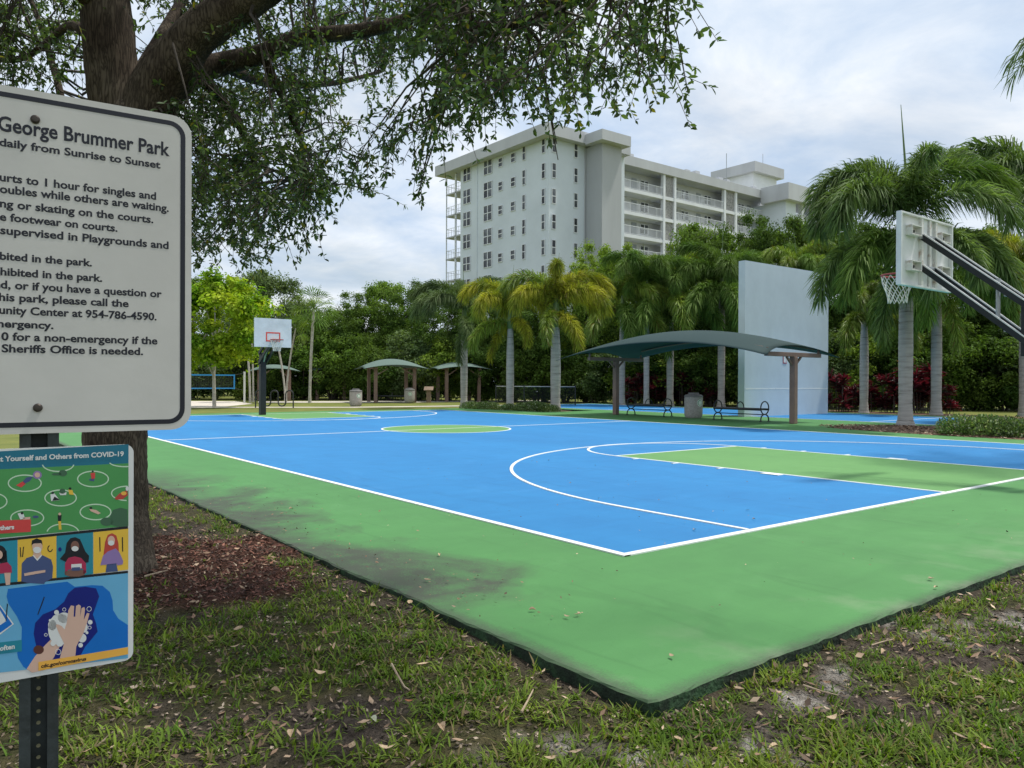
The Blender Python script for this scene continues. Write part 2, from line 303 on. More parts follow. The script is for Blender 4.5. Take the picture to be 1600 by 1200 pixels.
# --- court slab
def courtmat(name, c1, c2, stain):
    mt, N, L = newmat(name); out = N.new('ShaderNodeOutputMaterial'); b = N.new('ShaderNodeBsdfPrincipled'); L.new(b.outputs[0], out.inputs[0])
    b.inputs['Roughness'].default_value = 0.72; b.inputs['Specular IOR Level'].default_value = 0.3
    t = N.new('ShaderNodeTexCoord')
    def noise(s, d=6, mp=None, dist=0.0):
        n = N.new('ShaderNodeTexNoise'); n.inputs['Scale'].default_value = s; n.inputs['Detail'].default_value = d; n.inputs['Roughness'].default_value = .6; n.inputs['Distortion'].default_value = dist
        if mp:
            q = N.new('ShaderNodeMapping'); q.inputs['Scale'].default_value = mp; q.inputs['Rotation'].default_value = (0, 0, 0.5); L.new(t.outputs['Object'], q.inputs[0]); L.new(q.outputs[0], n.inputs[0])
        else: L.new(t.outputs['Object'], n.inputs[0])
        return n.outputs['Fac']
    def mth(op, a, v=None, clamp=False):
        m_ = N.new('ShaderNodeMath'); m_.operation = op; m_.use_clamp = clamp
        for i, q in enumerate((a, v)):
            if q is None: continue
            if isinstance(q, (int, float)): m_.inputs[i].default_value = q
            else: L.new(q, m_.inputs[i])
        return m_.outputs[0]
    r = N.new('ShaderNodeValToRGB'); r.color_ramp.elements[0].position = .3; r.color_ramp.elements[1].position = .7
    r.color_ramp.elements[0].color = (*c2, 1); r.color_ramp.elements[1].color = (*c1, 1)
    mixn = mth('ADD', mth('MULTIPLY', noise(.55, 5, (1, .35, 1), .8), .6), mth('MULTIPLY', noise(2.4, 8, (.6, 1.6, 1), .5), .4)); L.new(mixn, r.inputs[0])
    col = r.outputs[0]
    # faint scuffs
    sc = mth('MULTIPLY', mth('SUBTRACT', noise(1.3, 10, (3.2, .5, 1), 1.2), .56, ), 2.2, True)
    x = N.new('ShaderNodeMix'); x.data_type = 'RGBA'; L.new(sc, x.inputs[0]); L.new(col, x.inputs[6]); x.inputs[7].default_value = (*[q * .72 for q in c2], 1); col = x.outputs[2]
    spk = mth('MULTIPLY', mth('SUBTRACT', noise(45, 4), .62), 6.0, True); spk = mth('MULTIPLY', spk, .5)
    x = N.new('ShaderNodeMix'); x.data_type = 'RGBA'; L.new(spk, x.inputs[0]); L.new(col, x.inputs[6]); x.inputs[7].default_value = (*[q * .5 for q in c2], 1); col = x.outputs[2]
    # hairline cracks and pale worn blotches
    vo = N.new('ShaderNodeTexVoronoi'); vo.feature = 'DISTANCE_TO_EDGE'; vo.inputs['Scale'].default_value = .16; q_ = N.new('ShaderNodeMixRGB'); q_.inputs[0].default_value = .12; L.new(t.outputs['Object'], q_.inputs[1]); nn_ = N.new('ShaderNodeTexNoise'); nn_.inputs['Scale'].default_value = 1.4; nn_.inputs['Detail'].default_value = 8; L.new(t.outputs['Object'], nn_.inputs[0]); L.new(nn_.outputs['Color'], q_.inputs[2]); L.new(q_.outputs[0], vo.inputs['Vector'])
    ck = mth('MULTIPLY', mth('MULTIPLY', mth('SUBTRACT', .0011, vo.outputs['Distance']), 900, True), mth('MULTIPLY', mth('SUBTRACT', noise(.5, 3), .5), 8, True))
    x = N.new('ShaderNodeMix'); x.data_type = 'RGBA'; L.new(mth('MULTIPLY', ck, .45), x.inputs[0]); L.new(col, x.inputs[6]); x.inputs[7].default_value = (*[q * .4 for q in c2], 1); col = x.outputs[2]
    wb = mth('MULTIPLY', mth('SUBTRACT', noise(.9, 9, None, 1.5), .55), 3.0, True)
    x = N.new('ShaderNodeMix'); x.data_type = 'RGBA'; L.new(mth('MULTIPLY', wb, .3), x.inputs[0]); L.new(col, x.inputs[6]); x.inputs[7].default_value = (*[min(1, q * 1.15 + .05) for q in c1], 1); col = x.outputs[2]
    if stain:                                                       # washed-in soil and mould along the edge under the tree
        s = N.new('ShaderNodeSeparateXYZ'); L.new(t.outputs['Object'], s.inputs[0])
        dX = mth('ADD', s.outputs[0], 1.96)
        nse = noise(.75, 8, None, .6); fine = mth('ADD', mth('MULTIPLY', noise(7, 6), .45), mth('MULTIPLY', noise(70, 3), .55))
        yb = mth('MULTIPLY', mth('MULTIPLY', mth('ADD', s.outputs[1], 0.9), 1.2, True), mth('SUBTRACT', 1.0, mth('MULTIPLY', mth('SUBTRACT', s.outputs[1], 6.0), .3, True)), True)
        reach = mth('MULTIPLY', mth('SUBTRACT', nse, .25), 3.7, False)
        a = mth('DIVIDE', mth('SUBTRACT', reach, dX), .75, True)
        a = mth('MULTIPLY', mth('MULTIPLY', a, yb), mth('MULTIPLY', mth('SUBTRACT', fine, .25), 4.0, True))
        # thin rim of dirt along both near edges
        rim = mth('SUBTRACT', mth('MULTIPLY', fine, .26), dX); dY = mth('ADD', s.outputs[1], 2.03)
        rimy = mth('SUBTRACT', mth('MULTIPLY', fine, .2), dY)
        rim = mth('MULTIPLY', mth('MAXIMUM', rim, rimy), 9.0, True)
        a = mth('MAXIMUM', mth('MULTIPLY', a, .9), mth('MULTIPLY', rim, .7))
        x = N.new('ShaderNodeMix'); x.data_type = 'RGBA'; L.new(a, x.inputs[0]); L.new(col, x.inputs[6]); x.inputs[7].default_value = (.062, .062, .052, 1); col = x.outputs[2]
        # sandy dust near the front edge
        du = mth('MULTIPLY', mth('MULTIPLY', mth('SUBTRACT', noise(1.1, 7), .5), 3.0, True), mth('SUBTRACT', 1.0, mth('MULTIPLY', dY, 1.1, True)))
        x = N.new('ShaderNodeMix'); x.data_type = 'RGBA'; L.new(mth('MULTIPLY', du, .75), x.inputs[0]); L.new(col, x.inputs[6]); x.inputs[7].default_value = (.33, .36, .26, 1); col = x.outputs[2]
    L.new(col, b.inputs['Base Color'])
    n2 = N.new('ShaderNodeTexNoise'); n2.inputs['Scale'].default_value = 160; n2.inputs['Detail'].default_value = 3; L.new(t.outputs['Object'], n2.inputs[0])
    bp = N.new('ShaderNodeBump'); bp.inputs['Strength'].default_value = .18; bp.inputs['Distance'].default_value = .004; L.new(n2.outputs['Fac'], bp.inputs['Height']); L.new(bp.outputs[0], b.inputs['Normal'])
    return mt
M['court_green'] = courtmat('court_green', (0.088, 0.268, 0.082), (0.066, 0.20, 0.064), True)
M['court_green2'] = courtmat('court_green_key', (0.135, 0.315, 0.102), (0.105, 0.26, 0.085), False)
M['court_blue'] = courtmat('court_blue', (0.027, 0.225, 0.50), (0.019, 0.165, 0.40), False)
M['court_line'] = pm('court_line', (0.76, 0.78, 0.76), (0.46, 0.53, 0.56), 6, 0.75, detail=9, lo=.26, hi=.44)
M['slab_edge'] = pm('slab_edge', (0.035, 0.085, 0.035), (0.012, 0.02, 0.012), 9, 0.9, 0.8, 40, c3=(0.018, 0.035, 0.018))
s = MB()
def prism(b, pts, z0, z1, mtop, mside):
    n = len(pts); b.add([(x, y, z1) for x, y in pts], [tuple(range(n))], mtop)
    for i in range(n):
        (x0, y0), (x1, y1) = pts[i], pts[(i + 1) % n]; b.add([(x0, y0, z0), (x1, y1, z0), (x1, y1, z1), (x0, y0, z1)], [(0, 1, 2, 3)], mside)
# worn edge: the near outline is not ruler straight
rng = np.random.RandomState(5)
def wob(n, a): q = rng.randn(n); return a * (q + np.roll(q, 1) + np.roll(q, 2)) / 1.7
yy_ = np.concatenate([np.arange(27.6, 6, -.4), np.arange(6, -1.93, -.07)]); xx_ = np.concatenate([np.arange(-1.90, 6, .07), np.arange(6, 29.3, .4)])
edgeA = list(zip(-1.96 + wob(len(yy_), .006), yy_)); edgeB = list(zip(xx_, -2.03 + wob(len(xx_), .006)))
pts = edgeA + [(-1.945, -2.012)] + edgeB + [(29.3, -2.03), (29.3, 30.6), (20.9, 30.6), (20.9, 22.0), (17.7, 22.0), (17.3, 27.9), (-1.96, 28.3)]
nA = len(edgeA) + 1 + len(edgeB)                                  # rounded, chipped rim along the two near edges
cen = [((x + .011 + .004 * rng.randn() if i <= len(edgeA) else x), (y + .011 + .004 * rng.randn() if len(edgeA) <= i < nA else y)) for i, (x, y) in enumerate(pts)]
zr = [-.007 - abs(.003 * rng.randn()) if i < nA else 0.0 for i in range(len(pts))]; n = len(pts)
s.add([(x, y, 0.0) for x, y in cen], [tuple(range(n))], 0)
for i in range(n):
    j = (i + 1) % n; (x0, y0), (x1, y1) = pts[i], pts[j]
    if i < nA: s.add([(x0, y0, zr[i]), (x1, y1, zr[j]), (*cen[j], 0), (*cen[i], 0)], [(0, 1, 2, 3)], 0)
    s.add([(x0, y0, -.32), (x1, y1, -.32), (x1, y1, zr[j]), (x0, y0, zr[i])], [(0, 1, 2, 3)], 1)
o = s.build('court_slab', [M['court_green'], M['slab_edge']]); tag(o, kind='structure')

W_, KL, LINE = 15.24, 5.79, 0.05
LL = 28.65
def ym(y): return y - 2.25 * max(0.0, (y - 14.325) / 14.325) ** 2     # the far half of the slab falls away for drainage
def fl(name, pts, z, mt):
    return sheet(name, [(x, ym(y)) for x, y in pts], z, mt)
def sub(a, b, n=14): return [(a[0] + (b[0] - a[0]) * i / n, a[1] + (b[1] - a[1]) * i / n) for i in range(n)]
fl('court_paint', sub((0, 0), (W_, 0)) + sub((W_, 0), (W_, LL)) + sub((W_, LL), (0, LL)) + sub((0, LL), (0, 0)), .004, M['court_blue'])
kx0, kx1 = W_ / 2 - 1.83, W_ / 2 + 1.83
fl('key_paint', sub((kx0, 0), (kx1, 0)) + sub((kx1, 0), (kx1, KL)) + sub((kx1, KL), (kx0, KL)) + sub((kx0, KL), (kx0, 0)), .008, M['court_green2'])
fl('key_paint', sub((kx0, LL), (kx1, LL)) + sub((kx1, LL), (kx1, LL - KL)) + sub((kx1, LL - KL), (kx0, LL - KL)) + sub((kx0, LL - KL), (kx0, LL)), .008, M['court_green2'])
fl('centre_circle_paint', [(W_ / 2 + 1.83 * math.cos(a), LL / 2 + 1.83 * math.sin(a)) for a in np.linspace(0, 2 * PI, 65)[:-1]], .008, M['court_green2'])
BX0, BX1, BY0, BY1 = 21.9, 28.1, -2.03, 30.0
sheet('court_paint', [(BX0, BY0 + .02), (BX1, BY0 + .02), (BX1, BY1), (BX0, BY1)], .004, M['court_blue'])
lines = MB()
def ribbon(path, w=LINE, closed=False, z=.012, m=True):
    P = np.array([(x, ym(y) if m else y) for x, y in path], float); T = np.gradient(P, axis=0)
    if closed: T = np.roll(P, -1, 0) - np.roll(P, 1, 0)
    T /= np.linalg.norm(T, axis=1)[:, None]; n_ = np.stack([-T[:, 1], T[:, 0]], 1) * w / 2
    A = P + n_; B_ = P - n_; k = len(P); vs = [(*p, z) for p in A] + [(*p, z) for p in B_]
    rr_ = range(k if closed else k - 1); lines.add(vs, [(k + i, k + (i + 1) % k, (i + 1) % k, i) for i in rr_])
    for S_, fl_ in ((A, 1), (B_, 0)):                                # the paint has an edge
        vs = [(*p, z) for p in S_] + [(*p, .0006) for p in S_]; lines.add(vs, [((i, (i + 1) % k, k + (i + 1) % k, k + i) if fl_ else (k + i, k + (i + 1) % k, (i + 1) % k, i)) for i in rr_])
def seg(a, b, w=LINE, z=.012, m=True): ribbon([(a[0] + (b[0] - a[0]) * i / 12, a[1] + (b[1] - a[1]) * i / 12) for i in range(13)], w, z=z, m=m)
h = .035
seg((0, -h), (0, LL + h), .07); seg((W_, -h), (W_, LL + h), .07); seg((h + .001, 0), (W_ - h - .001, 0), .07); seg((h + .001, LL), (W_ - h - .001, LL), .07)
seg((h + .001, LL / 2), (W_ - h - .001, LL / 2), z=.0135)
ribbon([(W_ / 2 + 1.83 * math.cos(a), LL / 2 + 1.83 * math.sin(a)) for a in np.linspace(0, 2 * PI, 97)[:-1]], closed=True)
for sgn, y0 in ((1, 0), (-1, LL)):
    Y = lambda d: y0 + sgn * d
    seg((kx0, Y(.036)), (kx0, Y(KL + .025))); seg((kx1, Y(.036)), (kx1, Y(KL + .025))); seg((kx0 + .026, Y(KL)), (kx1 - .026, Y(KL)))
    ribbon([(W_ / 2 + 1.83 * math.cos(a), Y(KL + .026 + 1.80 * math.sin(a))) for a in np.linspace(.0, PI, 40)], z=.0135)
    R3 = 5.94
    ribbon([(W_ / 2 - R3, Y(.036)), (W_ / 2 - R3, Y(.8)), (W_ / 2 - R3, Y(1.55))] + [(W_ / 2 - R3 * math.cos(a), Y(1.6 + R3 * math.sin(a))) for a in np.linspace(0, PI, 73)] + [(W_ / 2 + R3, Y(1.55)), (W_ / 2 + R3, Y(.8)), (W_ / 2 + R3, Y(.036))], z=.015)
    for d, w in ((2.29, .31), (3.35, .05), (4.27, .05), (5.18, .05)):
        for kx, q in ((kx0, -1), (kx1, 1)):
            x0 = kx + q * .026; x1 = kx + q * .18
            ribbon([(x0, Y(d + w / 2)), ((x0 + x1) / 2, Y(d + w / 2)), (x1, Y(d + w / 2))], w)
for x in (BX0, BX1): seg((x, BY0 + .02), (x, BY1), m=False)
for y in (BY1, 22.2, 9.3, 4.4): seg((BX0 + .026, y), (BX1 - .026, y), m=False)
for i in range(0):
    pass
tag(lines.build('court_lines', M['court_line']), kind='structure')

# --- mulch bed on the right island
M['mulch_bed'] = pm('mulch_bed', (0.26, 0.16, 0.10), (0.10, 0.055, 0.035), 26, 0.95, 1.0, 60, c3=(0.17, 0.10, 0.065))
def mound(name, cx, cy, rx, ry, h, seed, mt, rz=0):
    rg = np.random.RandomState(seed); b = MB(); nr, na = 7, 36; vs = []; off = rg.rand(na) * .25
    off = (off + np.roll(off, 1) + np.roll(off, -1)) / 3
    for i in range(nr + 1):
        q = i / nr
        for j in range(na):
            a = 2 * PI * j / na; x, y = rx * q * (.8 + off[j]) * math.cos(a), ry * q * (.8 + off[j]) * math.sin(a)
            vs.append((cx + x * math.cos(rz) - y * math.sin(rz), cy + x * math.sin(rz) + y * math.cos(rz), h * (1 - q * q) + .012 * rg.rand() * (q < .98) + .001))
    fs = [(i * na + j, (i + 1) * na + j, (i + 1) * na + (j + 1) % na, i * na + (j + 1) % na) for i in range(nr) for j in range(na)]
    b.add(vs, fs); return tag(b.build(name, mt, smooth=True), kind='structure')
mound('mulch_bed', 18.6, 4.4, 2.0, 5.0, .10, 3, M['mulch_bed'])
mound('mulch_bed', 19.3, 23.6, 1.0, 1.9, .06, 4, M['mulch_bed']).location.z = GZ + .02
mound('mulch_bed', 31.6, 10.0, 2.0, 16.0, .05, 5, M['mulch_bed']).location.z = GZ - .02

# ------------------------------------------------------------------ grass, litter (stuff)
def grass(name, n_t, nb, region, seed, hgt, wid, mt, dens):
    rg = np.random.RandomState(seed); x = rg.uniform(region[0], region[1], n_t); y = rg.uniform(region[2], region[3], n_t)
    keep = dens(x, y) > rg.rand(n_t); x = x[keep]; y = y[keep]; n = len(x)
    th = hgt * (0.55 + 0.9 * fbm(x, y, 1.9, 77)) ; x = np.repeat(x, nb); y = np.repeat(y, nb); th = np.repeat(th, nb); k = len(x)
    az = rg.rand(k) * 2 * PI; ln = th * rg.uniform(.55, 1.35, k); lean = rg.uniform(.5, 1.55, k); w = wid * rg.uniform(.6, 1.3, k)
    x = x + rg.randn(k) * .022; y = y + rg.randn(k) * .022; ca, sa_ = np.cos(az), np.sin(az)
    z0 = gh(x, y) - .006; rows = []
    for q, ww in ((0, .75), (.55, 1.0), (1, .12)):
        ho = ln * np.sin(lean) * q * (.5 + .5 * q) + .0; ve = ln * np.cos(lean * (0.55 + .45 * q)) * q
        for sgn in (-1, 1): rows.append(np.stack([x + ca * ho - sgn * sa_ * w * ww / 2, y + sa_ * ho + sgn * ca * w * ww / 2, z0 + ve], 1))
    V = np.stack(rows, 1).reshape(-1, 3); o6 = np.arange(k)[:, None] * 6
    F = np.concatenate([o6 + np.array([0, 1, 3, 2]), o6 + np.array([2, 3, 5, 4])], 0)
    return tag(mesh_np(name, V, F, mt), kind='stuff')
M['grass'] = leafmat('grass', (0.085, 0.16, 0.02), (0.175, 0.245, 0.036), 2.5, .38, .55, 0, .55, spec=.15, tip=((0.27, 0.215, 0.11), .88))
def dens(x, y):
    sa, mu, so = masks(x, y); inside = (x > -1.97) & (y > -2.04); patch = np.clip((fbm(x, y, 2.6, 60) * .6 + fbm(x, y, 9, 63) * .4 - .30) / .2, 0.30, 1)
    dcam = np.hypot(x - CAM[0], y - CAM[1]); ahead = (x - CAM[0]) * FWD[0] + (y - CAM[1]) * FWD[1]; far = np.clip(1.25 - dcam / 14, .3, 1)
    q = patch * (1 - sa * 1.0) * (1 - .93 * mu) * (1 - .62 * so) * far
    return np.where(inside | (ahead < 1.0), 0, q)
grass('grass', 43000, 9, (-9.5, -1.9, -5.0, 12.5), 11, .062, .0085, M['grass'], dens)
grass('grass', 28000, 9, (-3.2, 8.8, -6.2, -1.95), 12, .062, .0085, M['grass'], dens)

def flakes(n, size, asp, seed, curl=.25):
    """small curled flakes: returns a function of positions -> V, F"""
    def go(x, y, z):
        rg = np.random.RandomState(seed); k = len(x); L_ = size * rg.uniform(.5, 1.5, k); w = L_ * asp * rg.uniform(.7, 1.3, k)
        az = rg.rand(k) * 2 * PI; tl = rg.randn(k) * .3; T = np.stack([np.cos(az) * np.cos(tl), np.sin(az) * np.cos(tl), np.sin(tl)], 1)
        up = np.stack([rg.randn(k) * .35, rg.randn(k) * .35, np.ones(k)], 1); S = np.cross(T, up); S /= np.linalg.norm(S, axis=1)[:, None]; U = np.cross(S, T)
        C_ = np.stack([x, y, z], 1); l = L_[:, None]; ww = w[:, None]; cu = (curl * L_ * rg.uniform(-.3, 1, k))[:, None]
        V = np.stack([C_ - T * l * .5 + U * cu * .5, C_ - S * ww * .5 + U * cu * .3, C_ + S * ww * .5 + U * cu * .3, C_, C_ + T * l * .5 + U * cu], 1).reshape(-1, 3)
        o5 = np.arange(k)[:, None] * 5
        F = np.concatenate([o5 + np.array([0, 1, 3]), o5 + np.array([0, 3, 2]), o5 + np.array([1, 4, 3]), o5 + np.array([3, 4, 2])], 0); return V, F
    return go
M['litter'] = pm('litter', (0.42, 0.32, 0.225), (0.10, 0.06, 0.04), 3, .85, isl=.75, c3=(0.22, .14, .09))
M['mulch_chip'] = pm('mulch_chip', (0.22, 0.10, 0.068), (0.06, 0.026, 0.02), 5, .9, isl=.8, c3=(.12, .05, .035))
rg = np.random.RandomState(31); x = rg.uniform(-9, 8.5, 60000); y = rg.uniform(-6, 12.5, 60000); sa, mu, so = masks(x, y)
k = ((x < -1.98) | (y < -2.05)) & (rg.rand(len(x)) < .16 + .5 * so + .25 * mu) & (((x - CAM[0]) * FWD[0] + (y - CAM[1]) * FWD[1]) > 1.2)
V, F = flakes(0, .046, .4, 5)(x[k], y[k], gh(x[k], y[k]) + .008 + rg.rand(k.sum()) * .03)
tag(mesh_np('leaf_litter', V, F, M['litter']), kind='stuff')
a = rg.rand(26000) * 2 * PI; r_ = 2.9 * np.sqrt(rg.rand(26000)); x = TREE[0] + .35 + r_ * np.cos(a); y = TREE[1] - .15 + r_ * np.sin(a); sa, mu, so = masks(x, y)
k = (rg.rand(26000) < mu) & (x < -1.98)
V, F = flakes(0, .042, .3, 6, .1)(x[k], y[k], gh(x[k], y[k]) + .004 + rg.rand(k.sum()) * .016)
tag(mesh_np('mulch', V, F, M['mulch_chip']), kind='stuff')
x = rg.uniform(-7, 5, 190000); y = rg.uniform(-5.5, 5, 190000); sa, mu, so = masks(x, y); k = ((x < -1.98) | (y < -2.05)) & (rg.rand(len(x)) < .45) & (((x - CAM[0]) * FWD[0] + (y - CAM[1]) * FWD[1]) > 1.2) & (np.hypot(x - CAM[0], y - CAM[1]) < 8)
M['crumb'] = pm('crumb', (0.36, 0.29, 0.22), (0.03, 0.022, 0.017), 9, .95, isl=.95, c3=(.10, .075, .055))
V, F = flakes(0, .021, .55, 55, .5)(x[k], y[k], gh(x[k], y[k]) + .005 + rg.rand(k.sum()) * .010); tag(mesh_np('soil_crumbs', V, F, M['crumb']), kind='stuff')
# mulch chips on the right island
a = rg.rand(3500) * 2 * PI; r_ = np.sqrt(rg.rand(3500)); x = 18.6 + 1.9 * r_ * np.cos(a); y = 4.4 + 4.8 * r_ * np.sin(a)
V, F = flakes(0, .10, .35, 7, .15)(x, y, .11 * (1 - r_ ** 2) + .012); tag(mesh_np('mulch', V, F, M['litter']), kind='stuff')
# crumbs of dirt and leaf bits scattered over the court
x = np.concatenate([rg.uniform(-1.9, 6, 150), -1.9 + np.abs(rg.randn(260)) * .55]); y = np.concatenate([rg.uniform(-1.9, 6, 150), rg.uniform(-1, 6.5, 260)])
V, F = flakes(0, .022, .5, 8)(x, y, np.full(len(x), .02)); tag(mesh_np('leaf_crumbs', V, F, M['litter']), kind='stuff')
# ------------------------------------------------------------------ apartment building
M['stucco'] = pm('stucco', (0.66, 0.72, 0.77), (0.59, 0.645, 0.69), .25, .85, .15, 6)
M['stucco_grey'] = pm('stucco_grey', (0.445, 0.46, 0.475), (0.39, 0.405, 0.415), .3, .85, .15, 5, stretch=(1, 1, .3))
M['fascia'] = pm('fascia', (0.525, 0.54, 0.56), (0.46, 0.47, 0.49), .4, .8, stretch=(1, 1, .25))
M['b_white'] = pm('b_white', (0.78, 0.8, 0.82), (0.7, 0.72, 0.75), .6, .7)
M['stone_panel'] = pm('stone_panel', (0.40, 0.39, 0.38), (0.2, 0.2, 0.2), 5, .9, .8, 9)
M['glass'] = pm('glass', (0.03, 0.036, 0.042), (0.13, 0.14, 0.15), .5, .15, spec=.35, rnd=.8)
M['door'] = pm('door', (0.33, 0.36, 0.38), (0.28, 0.3, 0.32), 1, .6)
M['inner_wall'] = pm('inner_wall', (0.6, 0.61, 0.62), (0.52, 0.53, 0.54), .4, .8)
BX, BY = 51.44, 61.18
bld = thing('apartment_building', 'pale grey ten storey apartment building with balconies and flat overhanging roof behind the trees', 'building', (BX, BY, GZ))
def bb(name, mt, *boxes, parent=None):
    b = MB()
    for q in boxes: b.box(*q)
    return b.build(name, mt, parent or bld)
ROOF = 28.5                                                     # underside of the fascia above the ground
DB = 20.0; YE = 78.7 - BY; TW = 57.0 - BX
bb('wall', M['stucco'], (0, 12.0, 0, YE, 0, ROOF))
bb('pilaster', M['stucco'], (-.08, 0, 15.0 - 1.3, 15.15 - 1.3, 0, ROOF))
bb('roof', M['fascia'], (-1.2, 12.0, -1.0, 82.3 - BY + .7, ROOF, ROOF + 1.3))
TD = -2.75
bb('stair_tower', M['stucco_grey'], (TW, 60.1 - BX, TD, -.003, 0, ROOF - .15), (TW, 60.1 - BX + 1.8, .003 - .003, 3, 0, ROOF - .15))
bb('roof', M['fascia'], (TW - 1.0, 60.1 - BX + .5, TD - 1.0, -1.003, ROOF - .15, ROOF + 1.0))
bb('downpipe', M['fascia'], (TW - .22, TW - .1, -.12, -.02, 0, ROOF))
# windows
def window_mesh(w, h, cols, rows):
    fr = MB(); t = .065
    fr.box(0, .07, -w / 2, -w / 2 + t, -h / 2, h / 2).box(0, .07, w / 2 - t, w / 2, -h / 2, h / 2)
    fr.box(0, .07, -w / 2 + t, w / 2 - t, h / 2 - t, h / 2).box(0, .07, -w / 2 + t, w / 2 - t, -h / 2, -h / 2 + t)
    for i in range(1, cols): y = -w / 2 + w * i / cols; fr.box(.005, .075, y - .06, y + .06, -h / 2 + t, h / 2 - t)
    for j in range(1, rows): z = -h / 2 + h * j / rows; fr.box(.003, .065, -w / 2 + t, w / 2 - t, z - .045, z + .045)
    return fr
WM = {}
def window(w, h, cols, rows, loc, rz, lite=False):
    key = (w, h, cols, rows)
    if key not in WM:
        f_ = window_mesh(w, h, cols, rows).build('window', M['b_white']); pw, ph = w / cols, h / rows
        p = MB().box(.01, .03, -pw / 2 + .05, pw / 2 - .05, -ph / 2 + .05, ph / 2 - .05).build('pane', M['glass'])
        WM[key] = (f_.data, p.data); D.objects.remove(f_); D.objects.remove(p)
    fd, pd = WM[key]; o = put(D.objects.new('window', fd), bld); o.location = loc; o.rotation_euler = (0, 0, rz)
    for i in range(cols):
        for j in range(rows):
            q = put(D.objects.new('pane', pd), o); q.location = (0, -w / 2 + w * (i + .5) / cols, -h / 2 + h * (j + .5) / rows)
FS = 2.86
for k in range(8):
    zc = 27.72 - FS * k - GZ
    cols_end = ((77.17, 1.65, 1.85, 2, 2, 0), (72.63, 1.75, 1.95, 2, 2, 0), (70.07, .85, 1.1, 1, 2, -.07), (67.6, .85, 1.12, 1, 2, -.05), (65.55, .6, 1.75, 1, 2, .05), (62.05, .62, 1.76, 1, 2, .08))
    for yc, w, h, c, r, dz in cols_end: window(w, h, c, r, (-.005 - .02, yc - BY, zc + dz), PI)
    for xc, w in ((52.15, .62), (55.45, .6)): window(w, 1.7, 1, 2, (xc - BX, -.025, zc + .05), -PI / 2)
# end balconies: slabs, post, railings
for k in range(9):
    zs = 26.1 - FS * (k) - GZ
    bb('balcony_slab', M['fascia'], (.1, 3.6, YE, 82.3 - BY, zs - .18, zs))
    r = MB(); r.box(.12, .16, YE, 82.25 - BY, zs + 1.02, zs + 1.07).box(.12, .16, YE, 82.25 - BY, zs + .52, zs + .55).box(.16, 3.55, 82.21 - BY, 82.25 - BY, zs + 1.02, zs + 1.07)
    for i in range(7): y = YE + .05 + (82.2 - BY - YE - .05) * i / 6; r.box(.125, .155, y - .015, y + .015, zs, zs + 1.02)
    for i in range(6): x = .4 + 3.1 * i / 6; r.box(x, x + .03, 82.215 - BY, 82.245 - BY, zs, zs + 1.02)
    r.build('railing', M['b_white'], bld)
bb('screen_wall', M['inner_wall'], (3.6, 3.75, YE, 82.3 - BY, 0, ROOF))
bb('post', M['b_white'], (.1, .3, 80.0 - BY, 80.2 - BY, 0, ROOF)); bb('post', M['b_white'], (.1, .22, 82.18 - BY, 82.3 - BY, 0, ROOF))
# long wing with open walkways
WY = 62.0 - BY; RS = 1.9; WX0, WX1 = 63.0 - BX, 94.6 - BX
bb('wall', M['inner_wall'], (12.003, WX1 + 8, WY + RS, WY + RS + 11, 0, 27.9))
bb('roof', M['fascia'], (60.1 - BX + .52, WX1 + .4, WY - .35, WY + RS + 11.3, 27.9, 29.05))
colx = (71.0, 73.1, 83.5, 86.0)                                    # columns, measured along the wing
sc = lambda x: x - BX + .25
for x in colx: bb('column', M['b_white'], (sc(x), sc(x) + .38, WY - .16, WY + .3, 0, 27.9))
for a, b_ in ((71.0, 73.1), (83.5, 86.0)): bb('stone_panel', M['stone_panel'], (sc(a) + .38, sc(b_), WY + .12, WY + .28, 0, 27.9))
bays = ((60.4 - BX, sc(71.0)), (sc(73.1) + .38, sc(83.5)), (sc(86.0) + .38, WX1))
DM = MB().box(-.45, .45, -.06, 0, 0, 2.1).build('door', M['door']); dmesh = DM.data; D.objects.remove(DM)
for k in range(8):
    zs = 25.1 - 2.80 * k - GZ
    bb('walkway_slab', M['b_white'], (60.4 - BX, WX1, WY - .1, WY + RS, zs - .42, zs))
    for i, (x0, x1) in enumerate(bays):
        r = MB(); r.box(x0, x1, WY - .05, 0 + WY, zs + 1.03, zs + 1.09).box(x0, x1, WY - .05, WY, zs + .08, zs + .12)
        n_ = int((x1 - x0) / .16)
        for q in range(n_ + 1):
            x = x0 + (x1 - x0) * q / n_; wd = .035 if q % 10 == 0 else .012; r.box(x - wd, x + wd, WY - .045, WY - .005, zs + .12, zs + 1.03)
        r.build('railing', M['b_white'], bld)
        for q in range(2):
            xd = x0 + (x1 - x0) * (.22 + .48 * q)
            o = put(D.objects.new('door', dmesh), bld); o.location = (xd, WY + RS - .003, zs)
            window(1.5, 1.25, 2, 2, (xd + 1.9, WY + RS - .025, zs + 1.45), -PI / 2)
# end block with angled fascia
EX = 91.9 - BX
bb('wall', M['stucco'], (EX + .9, EX + 3.4, -3.0, WY + RS - .003, 0, 27.0), (EX + 10, EX + 12.4, -2.8, WY + RS - .003, 0, 27.0))
bb('roof', M['fascia'], (EX, EX + 13, -4.0, WY - .36, 27.0, 29.3))
for x in (EX + 4.6, EX + 8.2): bb('column', M['b_white'], (x, x + .7, -3.2, -2.6, 0, 27.0))
for k in range(5):
    zs = 24.5 - 2.8 * k; bb('walkway_slab', M['b_white'], (EX + 3.41, EX + 9.99, -3.1, WY + RS - .01, zs - .4, zs)); r = MB(); r.box(EX + 3.41, EX + 9.99, -3.05, -3.0, zs + 1, zs + 1.07)
    for q in range(40): x = EX + 3.5 + 6.4 * q / 40; r.box(x, x + .03, -3.04, -3.01, zs, zs + 1)
    r.build('railing', M['b_white'], bld)
